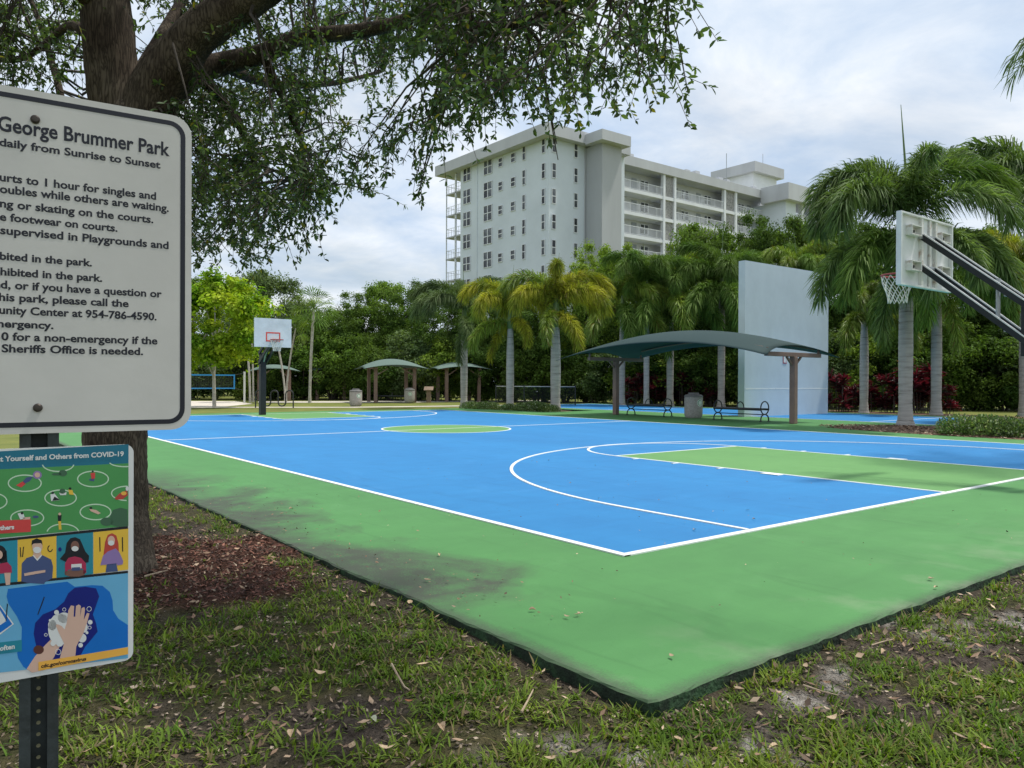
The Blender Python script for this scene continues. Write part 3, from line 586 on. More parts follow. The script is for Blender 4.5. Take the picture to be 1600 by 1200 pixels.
# penthouse and roof clutter
PX = 102.4 - BX
bb('penthouse', M['b_white'], (PX - .2, PX + 6.2, 8.9, 15.8, 29.06, 35.0)); bb('roof', M['fascia'], (PX - 1.1, PX + 7.0, 8.0, 16.6, 35.0, 36.6))
window(.7, 1.1, 1, 1, (PX - .225, 13.2, 33.6), PI)
rg = np.random.RandomState(2)
for x in (66.5, 77.5, 79.5, 84.6, 86.2, 92.5): bb('roof_vent', M['fascia'], (x - BX, x - BX + .9, 2.2, 3.1, 29.05, 29.05 + .9 + .3 * rg.rand()))
bb('antenna', M['door'], (84.9 - BX, 84.96 - BX, 1.2, 1.26, 29.05, 33.2)); bb('antenna', M['door'], (PX + 2.5, PX + 2.55, 9.0, 9.05, 36.6, 38.6))

# ------------------------------------------------------------------ tall practice wall
M['wall_paint'] = pm('wall_paint', (0.56, 0.645, 0.69), (0.51, 0.59, 0.635), 1.1, .7, .12, 9, stretch=(1, 1, .8))
M['wall_edge'] = pm('wall_edge', (0.60, 0.68, 0.70), (0.5, 0.58, 0.6), .8, .8)
wp = gz(1163, 651.5, 0.0); wq = at(1299, 600, 34.6)
wall = thing('practice_wall', 'tall pale blue freestanding practice wall standing on the far blue court', 'wall', (wp[0], wp[1], 0))
wl_ = 6.1; wh = 6.17
b = MB(); b.box(0.004, wl_, 0, .3, .004, wh); b.build('panel', M['wall_paint'], wall)
MB().box(-.002, .0035, .001, .299, .006, wh - .002).build('end_face', M['wall_edge'], wall)
MB().box(.03, wl_ - .02, -.004, -.0005, 1.08, 1.13).build('net_line', M['court_line'], wall)
M['red_print'] = pm('red_print', (.55, .09, .12), None, 3, .6); M['white_print'] = pm('white_print', (.75, .75, .75), None, 3, .6)
o = thing('rules_notice', 'small red edged white notice on the pale blue practice wall', 'sign', (wp[0] + 2.75, wp[1] - .012, 2.35))
MB().box(-.13, .13, -.006, .011, -.2, .2).build('border', M['red_print'], o); MB().box(-.1, .1, -.012, -.0065, -.16, .16).build('sheet', M['white_print'], o)

# ------------------------------------------------------------------ shade canopies
M['shelter_fabric'] = leafmat('shelter_fabric', (0.17, 0.24, 0.21), (0.19, 0.26, 0.23), .3, .15, 0, 0.1, .75, ttint=(.8, 1.0, .95), spec=.15)
M['canopy'] = leafmat('canopy_fabric', (0.048, 0.082, 0.084), (0.054, 0.09, 0.091), .3, .22, 0, 0, .75, ttint=(.9, 1.2, 1.2), spec=.15)
M['brown_steel'] = pm('brown_steel', (0.25, 0.165, 0.135), (0.2, 0.13, 0.108), 2, .6)
def canopy_fabric(lx, ly, ze, rise, name='fabric', tip=.0, parent=None, sag=.25, mt=None):
    """cloth on a barrel of hoops: curved along its length, tucked in between the four corners"""
    n = 24; vs = []
    for i in range(n + 1):
        for j in range(n + 1):
            u = 2 * i / n - 1; v = 2 * j / n - 1
            x = lx / 2 * u * (1 - sag * (1 - v * v) * 0 - .07 * (1 - v * v) * abs(u) ** 3); y = ly / 2 * v * (1 - .07 * (1 - u * u) * abs(v) ** 3)
            z = ze + rise * (1 - abs(u) ** 2.0) * (1 - .35 * v * v) * 1.0 + .55 * rise * (1 - v * v) * (1 - .75 * u * u) - .10 * rise
            z += -.12 * (abs(u) * abs(v)) ** 4
            vs.append((x, y, z))
    k = n + 1; F = [(i * k + j, (i + 1) * k + j, (i + 1) * k + j + 1, i * k + j + 1) for i in range(n) for j in range(n)]
    b = MB(); b.add(vs, F); o = b.build(name, mt or M['canopy'], parent, smooth=True); s = o.modifiers.new('thick', 'SOLIDIFY'); s.thickness = .012
    return o
pA = gz(958, 648); pB = gz(1244, 662)
cx, cy = 18.6, 14.75
can = thing('shade_canopy', 'long green fabric shade canopy on two brown T posts over the benches', 'canopy', (cx, cy, 0))
LY, LX = 9.9, 4.3; EZ = 2.40
b = MB()
k = canopy_fabric(LX, LY, EZ, .42, parent=can)
# replace the symmetrical barrel by the photographed one: high along the length, low tips
me = k.data
for v in me.vertices:
    u = v.co.x / (LX / 2); w = v.co.y / (LY / 2); u = max(-1, min(1, u)); w = max(-1, min(1, w))
    v.co.z = EZ + .66 * (1 - w * w) * (1 - .52 * u * u) + .24 * (1 - u * u) * (.4 + .6 * (1 - w * w)) - .17 * abs(u * w) ** 3
for yy in (18.38 - cy, 10.2 - cy):
    p = MB(); p.bar((0, yy, 0), (0, yy, 2.22), .2, .2, up=(0, 1, 0)); p.build('post', M['brown_steel'], can, bevel=.02)
    p = MB(); p.bar((-1.55, yy, 2.29), (1.55, yy, 2.29), .16, .14); p.build('crossbar', M['brown_steel'], can, bevel=.01)
    for s_ in (-1, 1):
        p = MB(); p.bar((s_ * .1, yy, 1.95), (s_ * .42, yy, 2.22), .06, .06); p.build('brace', M['brown_steel'], can)
        p = MB(); p.bar((s_ * 1.5, yy, 2.36), (s_ * 1.5, yy, 2.5), .06, .06, up=(0, 1, 0)); p.build('upright', M['brown_steel'], can)
for s_ in (-1, 1):
    pa = [(s_ * 1.5, y, EZ + .66 * (1 - (y / (LY / 2)) ** 2) * (1 - .52 * .49) + .24 * .51 * (.4 + .6 * (1 - (y / (LY / 2)) ** 2)) - .06) for y in np.linspace(-4.4, 3.6, 15)]
    MB().tube(pa, .03, 6).build('hoop', M['brown_steel'], can, smooth=True)

def shelter(label, u0, u1, dep, ztop, ze, wide, group='small green shade shelters by the path'):
    c_ = at((u0 + u1) / 2, 600, dep); w = (u1 - u0) / FPX * dep
    t = thing('picnic_shelter', label, 'shelter', (c_[0], c_[1], GZ), YAW * .0 - .3, group)
    zt = 1.3848 + (595 - ztop) / FPX * dep - GZ; zz = 1.3848 + (595 - ze) / FPX * dep - GZ
    f_ = canopy_fabric(w * .92, w * .82, zz, 1, parent=t, mt=M['shelter_fabric'])
    for v in f_.data.vertices:
        u = max(-1, min(1, v.co.x / (w * .46))); q = max(-1, min(1, v.co.y / (w * .41)))
        v.co.z = zz + (zt - zz) * ((1 - u * u) * (.22 + .78 * (1 - q * q))) - .05 * abs(u * q) ** 3
    for sx in (-1, 1):
        for sy in (-1, 1):
            MB().bar((sx * w * .27, sy * w * .26, 0), (sx * w * .27, sy * w * .26, zz + .03), .2, .2, up=(0, 1, 0)).build('post', M['brown_steel'], t)
        MB().bar((sx * w * .27, -w * .34, zz + .0), (sx * w * .27, w * .34, zz + .0), .12, .1).build('beam', M['brown_steel'], t)
        MB().bar((sx * w * .27 , -w * .26, zz - .5), (sx * w * .10, -w * .26, zz - .02), .06, .06).build('brace', M['brown_steel'], t)
    return t
shelter('green domed shelter right of the far concrete bin', 556, 667, 51.5, 561.5, 576.5, 1)
shelter('green domed shelter behind the leftmost thin grey palm', 668, 764, 54.0, 566, 577, 1)
shelter('pale green domed shelter behind the bike rack', 388, 468, 54, 571, 580.5, 1)
shelter('dark green domed shelter in shade beside the thin white palm', 476, 552, 58, 572, 580.5, 1)

# ------------------------------------------------------------------ benches, bins, lectern
M['black_metal'] = pm('black_metal', (0.014, 0.017, 0.018), (0.022, 0.026, 0.028), 4, .42, spec=.5)
def make_bench(name, label, loc, rz, group):
    t = thing(name, label, 'bench', loc, rz, group); L_, dp, hh = 1.98, .52, .43
    seat = MB(); n_ = 26
    for i in range(n_):
        x = -L_ / 2 + .04 + (L_ - .08) * (i + .5) / n_; seat.box(x - .024, x + .024, -dp / 2 + .03, dp / 2 - .03, hh - .012, hh + .012)
    seat.build('slats', M['black_metal'], t)['kind'] = 'stuff'
    fr = MB()
    for y in (-dp / 2 + .02, dp / 2 - .02): fr.tube([(-L_ / 2, y, hh - .01), (L_ / 2, y, hh - .01)], .038, 8)
    fr.build('seat_rail', M['black_metal'], t, smooth=True)
    MB().tube([(-L_ / 2, 0, .24), (L_ / 2, 0, .24)], .018, 6).build('stretcher', M['black_metal'], t, smooth=True)
    for x in (-L_ / 2, L_ / 2):
        e_ = MB(); a = np.linspace(0, PI, 14)
        e_.tube([(x, .235 * math.cos(q) * 1.0, .02 + .235 * math.sin(q) ** .8) for q in a], .024, 7)
        a = np.linspace(PI * 1.5, PI * 3.5, 26)[:-1]
        e_.tube([(x, .235 * math.cos(q), .475 + .225 * math.sin(q)) for q in a], .022, 7, closed=True)
        for y in (-.235, .235): e_.box(x - .035, x + .035, y - .04, y + .04, 0.0, .022)
        e_.build('end_frame', M['black_metal'], t, smooth=True)
    a = np.linspace(0, PI, 14)
    MB().tube([(0, .02 + .21 * math.cos(q), hh + .24 * math.sin(q)) for q in a], .02, 7).build('armrest', M['black_metal'], t, smooth=True)
    return t
bk = gz(1020.5, 650.4); bk2 = gz(1157, 657.2)
bench = make_bench('park_bench', 'black metal bench left of the concrete bin under the canopy', (19.15, 17.05, 0), PI / 2, 'black metal benches under the long canopy')
c2 = dup(bench); c2.location = (19.0, 12.55, 0); c2['label'] = 'black metal bench between the concrete bin and the right canopy post'
c3 = dup(bench); q = ground_at(613, 50.5); c3.location = (q[0], q[1], GZ); c3.rotation_euler.z = YAW; c3['label'] = 'black bench in the shade under the domed shelter'; c3['group'] = 'far benches'
M['concrete_bin'] = pm('concrete_bin', (0.44, 0.41, 0.38), (0.3, 0.28, 0.26), 22, .9, .5, 60, c3=(.37, .345, .32))
M['bin_lid'] = pm('bin_lid', (0.20, 0.19, 0.185), (0.15, 0.145, 0.14), 5, .6)
M['decal'] = pm('decal', (0.72, 0.78, 0.72), None, 3, .5); M['decal_green'] = pm('decal_green', (.22, .42, .26), None, 3, .5)
def make_bin(label, loc, tocam, group='round concrete litter bins'):
    t = thing('litter_bin', label, 'bin', loc, math.atan2(tocam[1], tocam[0]), group)
    MB().lathe([(.27, 0), (.30, .03), (.335, .08), (.345, .3), (.345, .74), (.335, .80), (.30, .80)], 28).build('body', M['concrete_bin'], t, smooth=True)
    MB().lathe([(.352, .79), (.356, .83), (.345, .865), (.30, .885), (.21, .90), (.2, .955), (.16, .965)], 28).build('lid', M['bin_lid'], t, smooth=True)
    d = MB(); n_ = 20
    for (r_, z_, m_, off) in ((.13, .58, 0, .003), (.105, .58, 1, .005), (.075, .58, 0, .007)):
        vs = []; R_ = .347 + off
        for i in range(n_): a = 2 * PI * i / n_; y = r_ * math.cos(a) ; vs.append((R_ * math.cos(y / R_), R_ * math.sin(y / R_), z_ + r_ * math.sin(a)))
        d.add(vs, [tuple(range(n_))], m_)
    d.build('decal', [M['decal'], M['decal_green']], t)
    return t
ba = lambda p: (CAM[0] - p[0], CAM[1] - p[1])
def rot2(v, a): return (v[0] * math.cos(a) - v[1] * math.sin(a), v[0] * math.sin(a) + v[1] * math.cos(a))
pb = (19.1, 14.75, 0.0); make_bin('speckled concrete litter bin between the two black benches', pb, rot2(ba(pb), .75))
pb = ground_at(556, 43.0); make_bin('round concrete litter bin alone on the grass by the far path', tuple(pb), rot2(ba(pb), .5))
pb = ground_at(640, 50.0); make_bin('round concrete litter bin beside the bench under the domed shelter', tuple(pb), rot2(ba(pb), .1))
M['timber'] = pm('timber', (0.28, 0.20, 0.15), (0.2, 0.14, 0.10), 3, .8)
q = ground_at(670, 50.4); t = thing('lectern_sign', 'brown lectern sign with sloped panel between the domed shelters', 'sign', tuple(q), YAW)
MB().box(-.14, .14, -.1, .1, 0, .82).build('pedestal', M['timber'], t); b = MB(); b.obox((-.3, -.22, .78), (.6, 0, 0), (0, .42, .22), (0, -.02, .05)); b.build('panel', M['timber'], t)

# ------------------------------------------------------------------ bike rack, volleyball net, chain link fence
q = ground_at(423, 40.0); t = thing('bike_rack', 'black wave shaped bike rack beyond the far basketball post', 'bike rack', tuple(q), YAW)
b = MB(); path = []; rr = .2
xs = [-.78, -.39, 0, .39, .78]
path = [(-.78, 0, 0), (-.78, 0, .72)]
for i in range(4):
    xm = (xs[i] + xs[i + 1]) / 2; up = i % 2 == 0; z0 = .72 if up else .30
    for a in np.linspace(PI, 0, 9): path.append((xm + .195 * math.cos(a), 0, z0 + (1 if up else -1) * .195 * math.sin(a)))
path += [(.78, 0, .30), (.78, 0, 0)]
path = [p for i, p in enumerate(path)]
# last arch ends high: bring it down as a leg
path = [(-.78, 0, 0)] + [(-.78, 0, .7)] + [(-.585 + .195 * math.cos(a), 0, .7 + .195 * math.sin(a)) for a in np.linspace(PI, 0, 9)] + [(-.195 + .195 * math.cos(a), 0, .28 - .195 * math.sin(a)) for a in np.linspace(PI, 0, 9)] \
    + [(.195 + .195 * math.cos(a), 0, .7 + .195 * math.sin(a)) for a in np.linspace(PI, 0, 9)]
path2 = [(.39, 0, .7), (.39, 0, .28)] + [(.585 + .195 * math.cos(a), 0, .28 - .195 * math.sin(a)) for a in np.linspace(PI, 0, 9)][1:] + [(.78, 0, .7)]
b.tube(path, .035, 8); b.build('tube', M['black_metal'], t, smooth=True)
b = MB(); b.tube(path2 + [(.975 + .195 * math.cos(a), 0, .7 + .195 * math.sin(a)) for a in np.linspace(PI, 0, 9)][1:] + [(1.17, 0, 0)], .035, 8); b.build('tube', M['black_metal'], t, smooth=True)

M['white_pole'] = pm('white_pole', (0.72, 0.72, 0.68), (0.6, 0.6, 0.56), 3, .6); M['net_tape'] = pm('net_tape', (0.03, 0.25, 0.55), (.02, .2, .46), 3, .7); M['net_cord'] = pm('net_cord', (.09, .1, .1), None, 3, .9)
pR = at(382, 600, 48.2); pL = at(205, 600, 44.0); q = np.array([pR[0], pR[1], GZ]); dv = pL - pR; dv[2] = 0; ln = np.linalg.norm(dv); dv /= ln
t = thing('volleyball_net', 'blue taped volleyball net strung to a white post over pale sand', 'volleyball net', tuple(q), math.atan2(dv[1], dv[0]))
MB().lathe([(.06, 0), (.06, 1.95)], 12).build('post', M['white_pole'], t, smooth=True); o = MB().lathe([(.06, 0), (.06, 2.1)], 12).build('post', M['white_pole'], t, smooth=True); o.location = (ln, 0, 0)
b = MB()
b.box(.62, ln - .4, -.012, .012, 1.68, 1.76).box(.62, ln - .4, -.012, .012, .88, .95).box(.60, .68, -.014, .014, .86, 1.77).box(ln - .42, ln - .36, -.014, .014, .86, 1.77); b.build('tape', M['net_tape'], t)
b = MB()
for i in range(int(ln / .1) - 10): x = .7 + .1 * i; b.box(x, x + .006, -.003, .003, .95, 1.68)
for i in range(8): z = .98 + .09 * i; b.box(.68, ln - .42, -.0025, .0035, z, z + .006)
b.tube([(0.05, 0, 1.86), (.62, 0, 1.74)], .008, 4).tube([(0.05, 0, .8), (.62, 0, .9)], .008, 4); b.build('netting', M['net_cord'], t)['kind'] = 'stuff'

M['fence_wire'] = pm('fence_wire', (0.02, 0.025, 0.025), None, 3, .6); M['galv'] = pm('galv', (0.42, 0.44, 0.45), (0.3, 0.31, 0.32), 3, .4, metal=.6)
fa = ground_at(775, 45.0); fb = ground_at(899, 44.0); dv = fb - fa; ln = np.linalg.norm(dv); 
t = thing('chain_link_fence', 'low black chain link fence with pale top rail behind the yellow palms', 'fence', tuple(fa), math.atan2(dv[1], dv[0]))
fh = 1.12
for x in (0, ln * .36, ln * .7, ln): o = MB().lathe([(.035, 0), (.035, fh + .06), (.02, fh + .09)], 8).build('post', M['fence_wire'], t, smooth=True); o.location.x = x
MB().tube([(0, 0, fh), (ln, 0, fh)], .024, 8).build('top_rail', M['galv'], t, smooth=True)
b = MB(); n_ = int((ln + fh) / .09)
for i in range(n_):
    for s_ in (1, -1):
        x0 = -fh + i * .09; a, c_ = (x0, 0.0), (x0 + fh, fh)
        z0, z1 = max(0, -x0), min(fh, ln - x0)
        if z1 <= z0: continue
        xa, xb = x0 + z0, x0 + z1
        if s_ < 0: xa, xb = ln - xa, ln - xb
        b.bar((xa, .004 * s_, z0), (xb, .004 * s_, z1), .007, .007, up=(0, 1, 0))
b.build('wire_mesh', M['fence_wire'], t)['kind'] = 'stuff'

# ------------------------------------------------------------------ basketball hoops
M['board_white'] = pm('board_white', (0.72, 0.75, 0.75), (0.56, 0.58, 0.57), 2.2, .6, .1, 20, lo=.25, hi=.6)
M['rusty_white'] = pm('rusty_white', (0.70, 0.70, 0.67), (0.33, 0.20, 0.13), 7, .7, .2, 30, lo=.3, hi=.46)
M['rim_red'] = pm('rim_red', (0.42, 0.06, 0.055), (0.28, 0.045, 0.04), 5, .5); M['net_white'] = pm('net_white', (0.72, 0.72, 0.66), (.55, .55, .5), 5, .9)
M['square_red'] = pm('square_red', (0.75, 0.10, 0.07), None, 3, .6)
def rim_and_net(t, c, full=True):
    """c: rim centre in the hoop's frame, board lies behind at -y"""
    a = np.linspace(0, 2 * PI, 33)[:-1]
    r = MB().tube([(c[0] + .235 * math.cos(q), c[1] + .235 * math.sin(q), c[2]) for q in a], .014, 8, closed=True)
    r.obox((c[0] - .09, c[1] - .39, c[2] - .06), (.18, 0, 0), (0, .16, 0), (0, 0, .075))
    for s_ in (-1, 1): r.bar((c[0] + s_ * .09, c[1] - .36, c[2] - .09), (c[0] + s_ * .17, c[1] - .16, c[2] - .012), .03, .012)
    r.build('rim', M['rim_red'], t, smooth=True)
    n_ = 12; b = MB(); lev = [(0, .232), (.09, .222), (.18, .19), (.26, .16), (.34, .14), (.42, .135)]
    for j in range(n_):
        for s_ in (1, -1):
            P = []
            for i, (z, rr) in enumerate(lev): ang = 2 * PI * (j + s_ * i * .5) / n_; P.append((c[0] + rr * math.cos(ang), c[1] + rr * math.sin(ang), c[2] - .012 - z))
            b.tube(P, .0058, 5, caps=False)
    b.build('net', M['net_white'], t, smooth=True)['kind'] = 'stuff'
# near hoop, seen from behind
HX, HY = 7.62, 1.12
t = thing('basketball_hoop', 'near basketball hoop seen from behind its rust streaked white backboard', 'basketball hoop', (HX, HY, 0))
bw, z0, z1 = .845, 2.80, 3.865
b = MB(); b.box(-bw, bw, .0, .02, z0, z1); b.build('backboard', M['board_white'], t)
b = MB(); fw = .055
b.box(-bw, bw, -.055, -.0005, z1 - .025, z1).box(-bw, bw, -.055, -.0005, z0, z0 + .03).box(-bw, -bw + .03, -.056, -.0005, z0 + .03, z1 - .025).box(bw - .03, bw, -.056, -.0005, z0 + .03, z1 - .025)
b.build('board_frame', M['board_white'], t)
for x in (-.16, .10, .30): MB().box(x - .03, x + .03, -.045, -.0005, z0 + .0305, z1 - .0255).build('stiffener', M['rusty_white'], t)
MB().box(-.11, .05, -.02, -.0005, z0 + .0305, z1 - .0255).build('back_plate', M['board_white'], t)
for x in (-.45, .52):
    for z in (z0 + .30, z0 + .82):
        o = MB().box(-.15, .15, -.10, -.0008, -.075, -.06).box(-.15, .15, -.012, -.0009, -.0595, .07).box(-.15, -.138, -.10, -.0125, -.0595, .07).box(.138, .15, -.10, -.0125, -.0595, .07).box(-.1375, .1375, -.10, -.0125, .0585, .07).build('bracket', M['rusty_white'], t); o.location = (x, 0, z)
        for s_ in (-.05, .05):
            q = MB().lathe([(.022, 0), (.022, .02)], 8).build('bolt', M['black_metal'], o); q.rotation_euler = (PI / 2, 0, 0); q.location = (s_, -.0125, 0)
rim_and_net(t, (0, .02 + .38, 3.05))
# two pairs of arms: flat steel channels from board to post, sky highlight painted on as a pale top edge and near-side strip
M['arm_black'] = pm('arm_black', (0.011, 0.013, 0.015), (0.018, 0.02, 0.022), 4, .5); M['flange_highlight'] = pm('flange_highlight', (0.72, 0.72, 0.70), (.55, .55, .55), 8, .3)
def arm(p, q, nm='arm'):
    p = np.array(p, float); q = np.array(q, float); d = q - p; d /= np.linalg.norm(d); sd = np.array([1.0, 0, 0]); u = np.cross(sd, d); u *= np.sign(u[2])
    b = MB(); b.bar(p, q, .012, .085, up=u)
    o = b.build(nm, M['arm_black'], t)
    f2 = MB(); f2.bar(p + u * .047 + sd * .010, q + u * .047 + sd * .010, .034, .008, up=u).bar(p + u * .0385 - sd * .0085, q + u * .0385 - sd * .0085, .004, .008, up=u); f2.build('flange_highlight', M['flange_highlight'], o)
    return o
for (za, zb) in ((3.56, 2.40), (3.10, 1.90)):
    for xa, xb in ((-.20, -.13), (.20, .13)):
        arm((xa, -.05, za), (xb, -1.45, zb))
    MB().bar((-.24, -.045, za), (.24, -.045, za), .05, .07).build('hinge', M['galv'], t)
    zz = za + (zb - za) * .78; MB().bar((-.145, -.05 - 1.4 * .78, zz - .05), (.145, -.05 - 1.4 * .78, zz - .05), .02, .04).build('spacer', M['galv'], t)
MB().tube([(.02, -1.0, 2.30), (.02, -1.0, 2.86)], .03, 8).build('strut', M['galv'], t, smooth=True)
MB().box(-.12, .12, -1.75, -1.33, 1.75, 2.50).build('mount_box', M['arm_black'], t, bevel=.01)
MB().bar((0, -1.95, 0), (0, -1.95, 2.62), .2, .2, up=(0, 1, 0)).build('post', M['arm_black'], t, bevel=.01)
# far hoop
fp = gz(410, 648.5); t = thing('basketball_hoop', 'far basketball hoop with white backboard and red target square', 'basketball hoop', (fp[0], fp[1], 0), PI)
dF = 30.6; 
MB().bar((0, 0, 0), (0, 0, 2.45), .22, .22, up=(0, 1, 0)).build('post', M['arm_black'], t, bevel=.01)
yb = 1.08
b = MB(); b.box(-.72, .72, yb, yb + .04, 2.63, 3.72); b.build('backboard', M['board_white'], t)
q = MB(); y1 = yb + .044; xx, za, zb = .28, 2.84, 3.20
q.box(-xx, xx, y1 - .003, y1, zb - .05, zb).box(-xx, xx, y1 - .003, y1, za, za + .05).box(-xx, -xx + .05, y1 - .003, y1, za + .05, zb - .05).box(xx - .05, xx, y1 - .003, y1, za + .05, zb - .05); q.build('target_square', M['square_red'], t)
rim_and_net(t, (0, yb + .04 + .38, 2.90))
for x in (-.14, .14):
    MB().bar((x, .0, 2.05), (x, yb, 2.72), .05, .12).build('arm', M['arm_black'], t); MB().bar((x, .0, 2.42), (x, yb, 3.05), .05, .12).build('arm', M['arm_black'], t)
MB().bar((0, .12, 2.1), (0, .6, 2.75), .05, .05).build('strut', M['galv'], t)

# ------------------------------------------------------------------ foreground signs on a steel post
SD = 1.72; S0 = at(57, 595, SD)
sw = .836 * RGT + .548 * FWD; sw[2] = 0; sw /= np.linalg.norm(sw); sn = np.array([sw[1], -sw[0], 0])       # sn faces the camera
if sn @ (CAM - S0) < 0: sn = -sn
SRZ = math.atan2(sw[1], sw[0])
def on_sign(px, py, off=0.0):
    d = ray(px, py); o_ = S0 + sn * off; tt = ((o_ - CAM) @ sn) / (d @ sn); p = CAM + tt * d - S0; return float(p @ sw), float(CAM[2] * 0 + (CAM + tt * d)[2])
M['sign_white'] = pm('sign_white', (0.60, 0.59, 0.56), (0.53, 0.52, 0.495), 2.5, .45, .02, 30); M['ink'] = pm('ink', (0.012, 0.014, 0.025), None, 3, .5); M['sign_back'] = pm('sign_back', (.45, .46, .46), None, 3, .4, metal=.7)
M['post_metal'] = pm('post_metal', (0.06, 0.075, 0.078), (0.03, 0.036, 0.036), 9, .55, .1, 40, metal=.3); M['bolt'] = pm('bolt', (.10, .085, .075), (.05, .04, .035), 20, .5, metal=.5); M['dark_hole'] = pm('hole_light', (.42, .38, .25), (.2, .2, .1), 20, .9)
def rrect(x0, x1, z0, z1, r, n=7):
    P = []
    for cx_, cz_, a0 in ((x1 - r, z1 - r, 0), (x0 + r, z1 - r, PI / 2), (x0 + r, z0 + r, PI), (x1 - r, z0 + r, 1.5 * PI)):
        for i in range(n + 1): a = a0 + PI / 2 * i / n; P.append((cx_ + r * math.cos(a), cz_ + r * math.sin(a)))
    return P
def plate(name, P, y0, y1, mt, parent):
    b = MB(); n_ = len(P); b.add([(x, y0, z) for x, z in P], [tuple(range(n_))]); b.add([(x, y1, z) for x, z in P], [tuple(range(n_))[::-1]])
    b.add([(x, y0, z) for x, z in P] + [(x, y1, z) for x, z in P], [((i + 1) % n_, i, n_ + i, n_ + (i + 1) % n_) for i in range(n_)]); return b.build(name, mt, parent)
tr = on_sign(298, 184); br = on_sign(300, 668); tb = on_sign(57, 143); bb_ = on_sign(57, 680)
zt = (tr[1] + tb[1]) / 2; zb = (br[1] + bb_[1]) / 2; hw = (tr[0] + br[0]) / 2
sgn = thing('park_rules_sign', 'white park rules sign with black border and lettering on the post at left', 'sign', (S0[0], S0[1], 0), SRZ)
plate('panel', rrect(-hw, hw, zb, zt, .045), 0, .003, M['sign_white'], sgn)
def frame_strip(name, Po, Pi, y, mt, parent):
    b = MB(); n_ = len(Po); b.add([(x, y, z) for x, z in Po] + [(x, y, z) for x, z in Pi], [(i, (i + 1) % n_, n_ + (i + 1) % n_, n_ + i) for i in range(n_)]); return b.build(name, mt, parent)
frame_strip('border', rrect(-hw + .0145, hw - .0145, zb + .0145, zt - .0145, .036), rrect(-hw + .0255, hw - .0255, zb + .0255, zt - .0255, .026), -.0006, M['ink'], sgn)
for px, py in ((55, 187), (59, 637)):
    s_, z_ = on_sign(px, py); o = MB().lathe([(.0095, 0), (.0095, .003), (.006, .007), (0.001, .0075)], 14).build('bolt', M['bolt'], sgn, smooth=True); o.rotation_euler = (PI / 2, 0, 0); o.location = (s_, -.0005, z_)
def to_mesh(objs):                                                  # lettering becomes plain mesh
    bpy.context.view_layer.update(); dg = bpy.context.evaluated_depsgraph_get()
    for o in objs:
        me = D.meshes.new_from_object(o.evaluated_get(dg)); n = put(D.objects.new('letters', me), o.parent); n.matrix_local = o.matrix_local.copy(); n.name = 'lettering'
    for o in objs: nm = o.data; D.objects.remove(o); D.curves.remove(nm)
# (full line, part of it inside the frame, right end px, baseline px at right end and at the frame edge, cap height px, bold)
LN = [('George Brummer Park', 'George Brummer Park', 263, 241.3, -6, 205.5, 22.5, 1), ('Open daily from Sunrise to Sunset', 'daily from Sunrise to Sunset', 250, 260.8, -2, 230, 11.9, 0),
      ('courts to 1 hour for singles and', 'urts to 1 hour for singles and', 244.5, 309.3, 0, 285.5, 12.3, 0), ('doubles while others are waiting.', 'oubles while others are waiting.', 264, 328.5, 0, 303.7, 12.3, 0),
      ('biking or skating on the courts.', 'ng or skating on the courts.', 240, 345.3, 0, 327, 12.3, 0), ('appropriate footwear on courts.', 'e footwear on courts.', 184, 360.8, 0, 345.5, 12.2, 0),
      ('supervised in Playgrounds and', 'supervised in Playgrounds and', 264, 387.5, 1, 367, 12.2, 0), ('prohibited in the park.', 'bited in the park.', 144, 416, 0, 405.5, 12.1, 0),
      ('prohibited in the park.', 'hibited in the park.', 160, 438, 1, 432, 12.1, 0), ('needed, or if you have a question or', 'd, or if you have a question or', 252, 463.5, 0, 451.5, 12.1, 0),
      ('this park, please call the', 'his park, please call the', 201, 478.7, -2, 470.7, 12.1, 0), ('Community Center at 954-786-4590.', 'unity Center at 954-786-4590.', 245, 499.2, -1, 491.2, 12.1, 0),
      ('emergency.', 'nergency.', 84, 513.3, -4, 511.5, 12.1, 0), ('0 for a non-emergency if the', '0 for a non-emergency if the', 246, 537.3, 2, 532, 12.1, 0), ('Sheriffs Office is needed.', 'Sheriffs Office is needed.', 224, 553.9, 3, 550.7, 12.1, 0)]
def text(name, body, size, mt, parent, bold=0.0, align='RIGHT'):
    c = D.curves.new(name, 'FONT'); c.body = body; c.size = size; c.align_x = align; c.offset = bold; c.materials.append(mt); c.resolution_u = 3
    o = put(D.objects.new(name, c), parent); o.rotation_euler = (PI / 2, 0, 0); return o
TX = []
for full, vis, xr, yr, xl, yl, cap, bold in LN:
    sr, zr = on_sign(xr, yr); sl, zl = on_sign(xl, yl); capm = (on_sign(xr, yr - cap * .96)[1] - zr); o = text('lettering', vis, capm / .729, M['ink'], sgn, .0011 if bold else .0007)
    TX.append((o, full, vis, sr, sr - sl, (zr + zl) / 2))
bpy.context.view_layer.update()
for o, full, vis, sr, wd, z in TX:
    k = wd / max(o.dimensions.x, 1e-4); o.data.body = full; o.scale = (k, 1, 1); o.location = (sr, -.0007, z)
to_mesh([q[0] for q in TX])

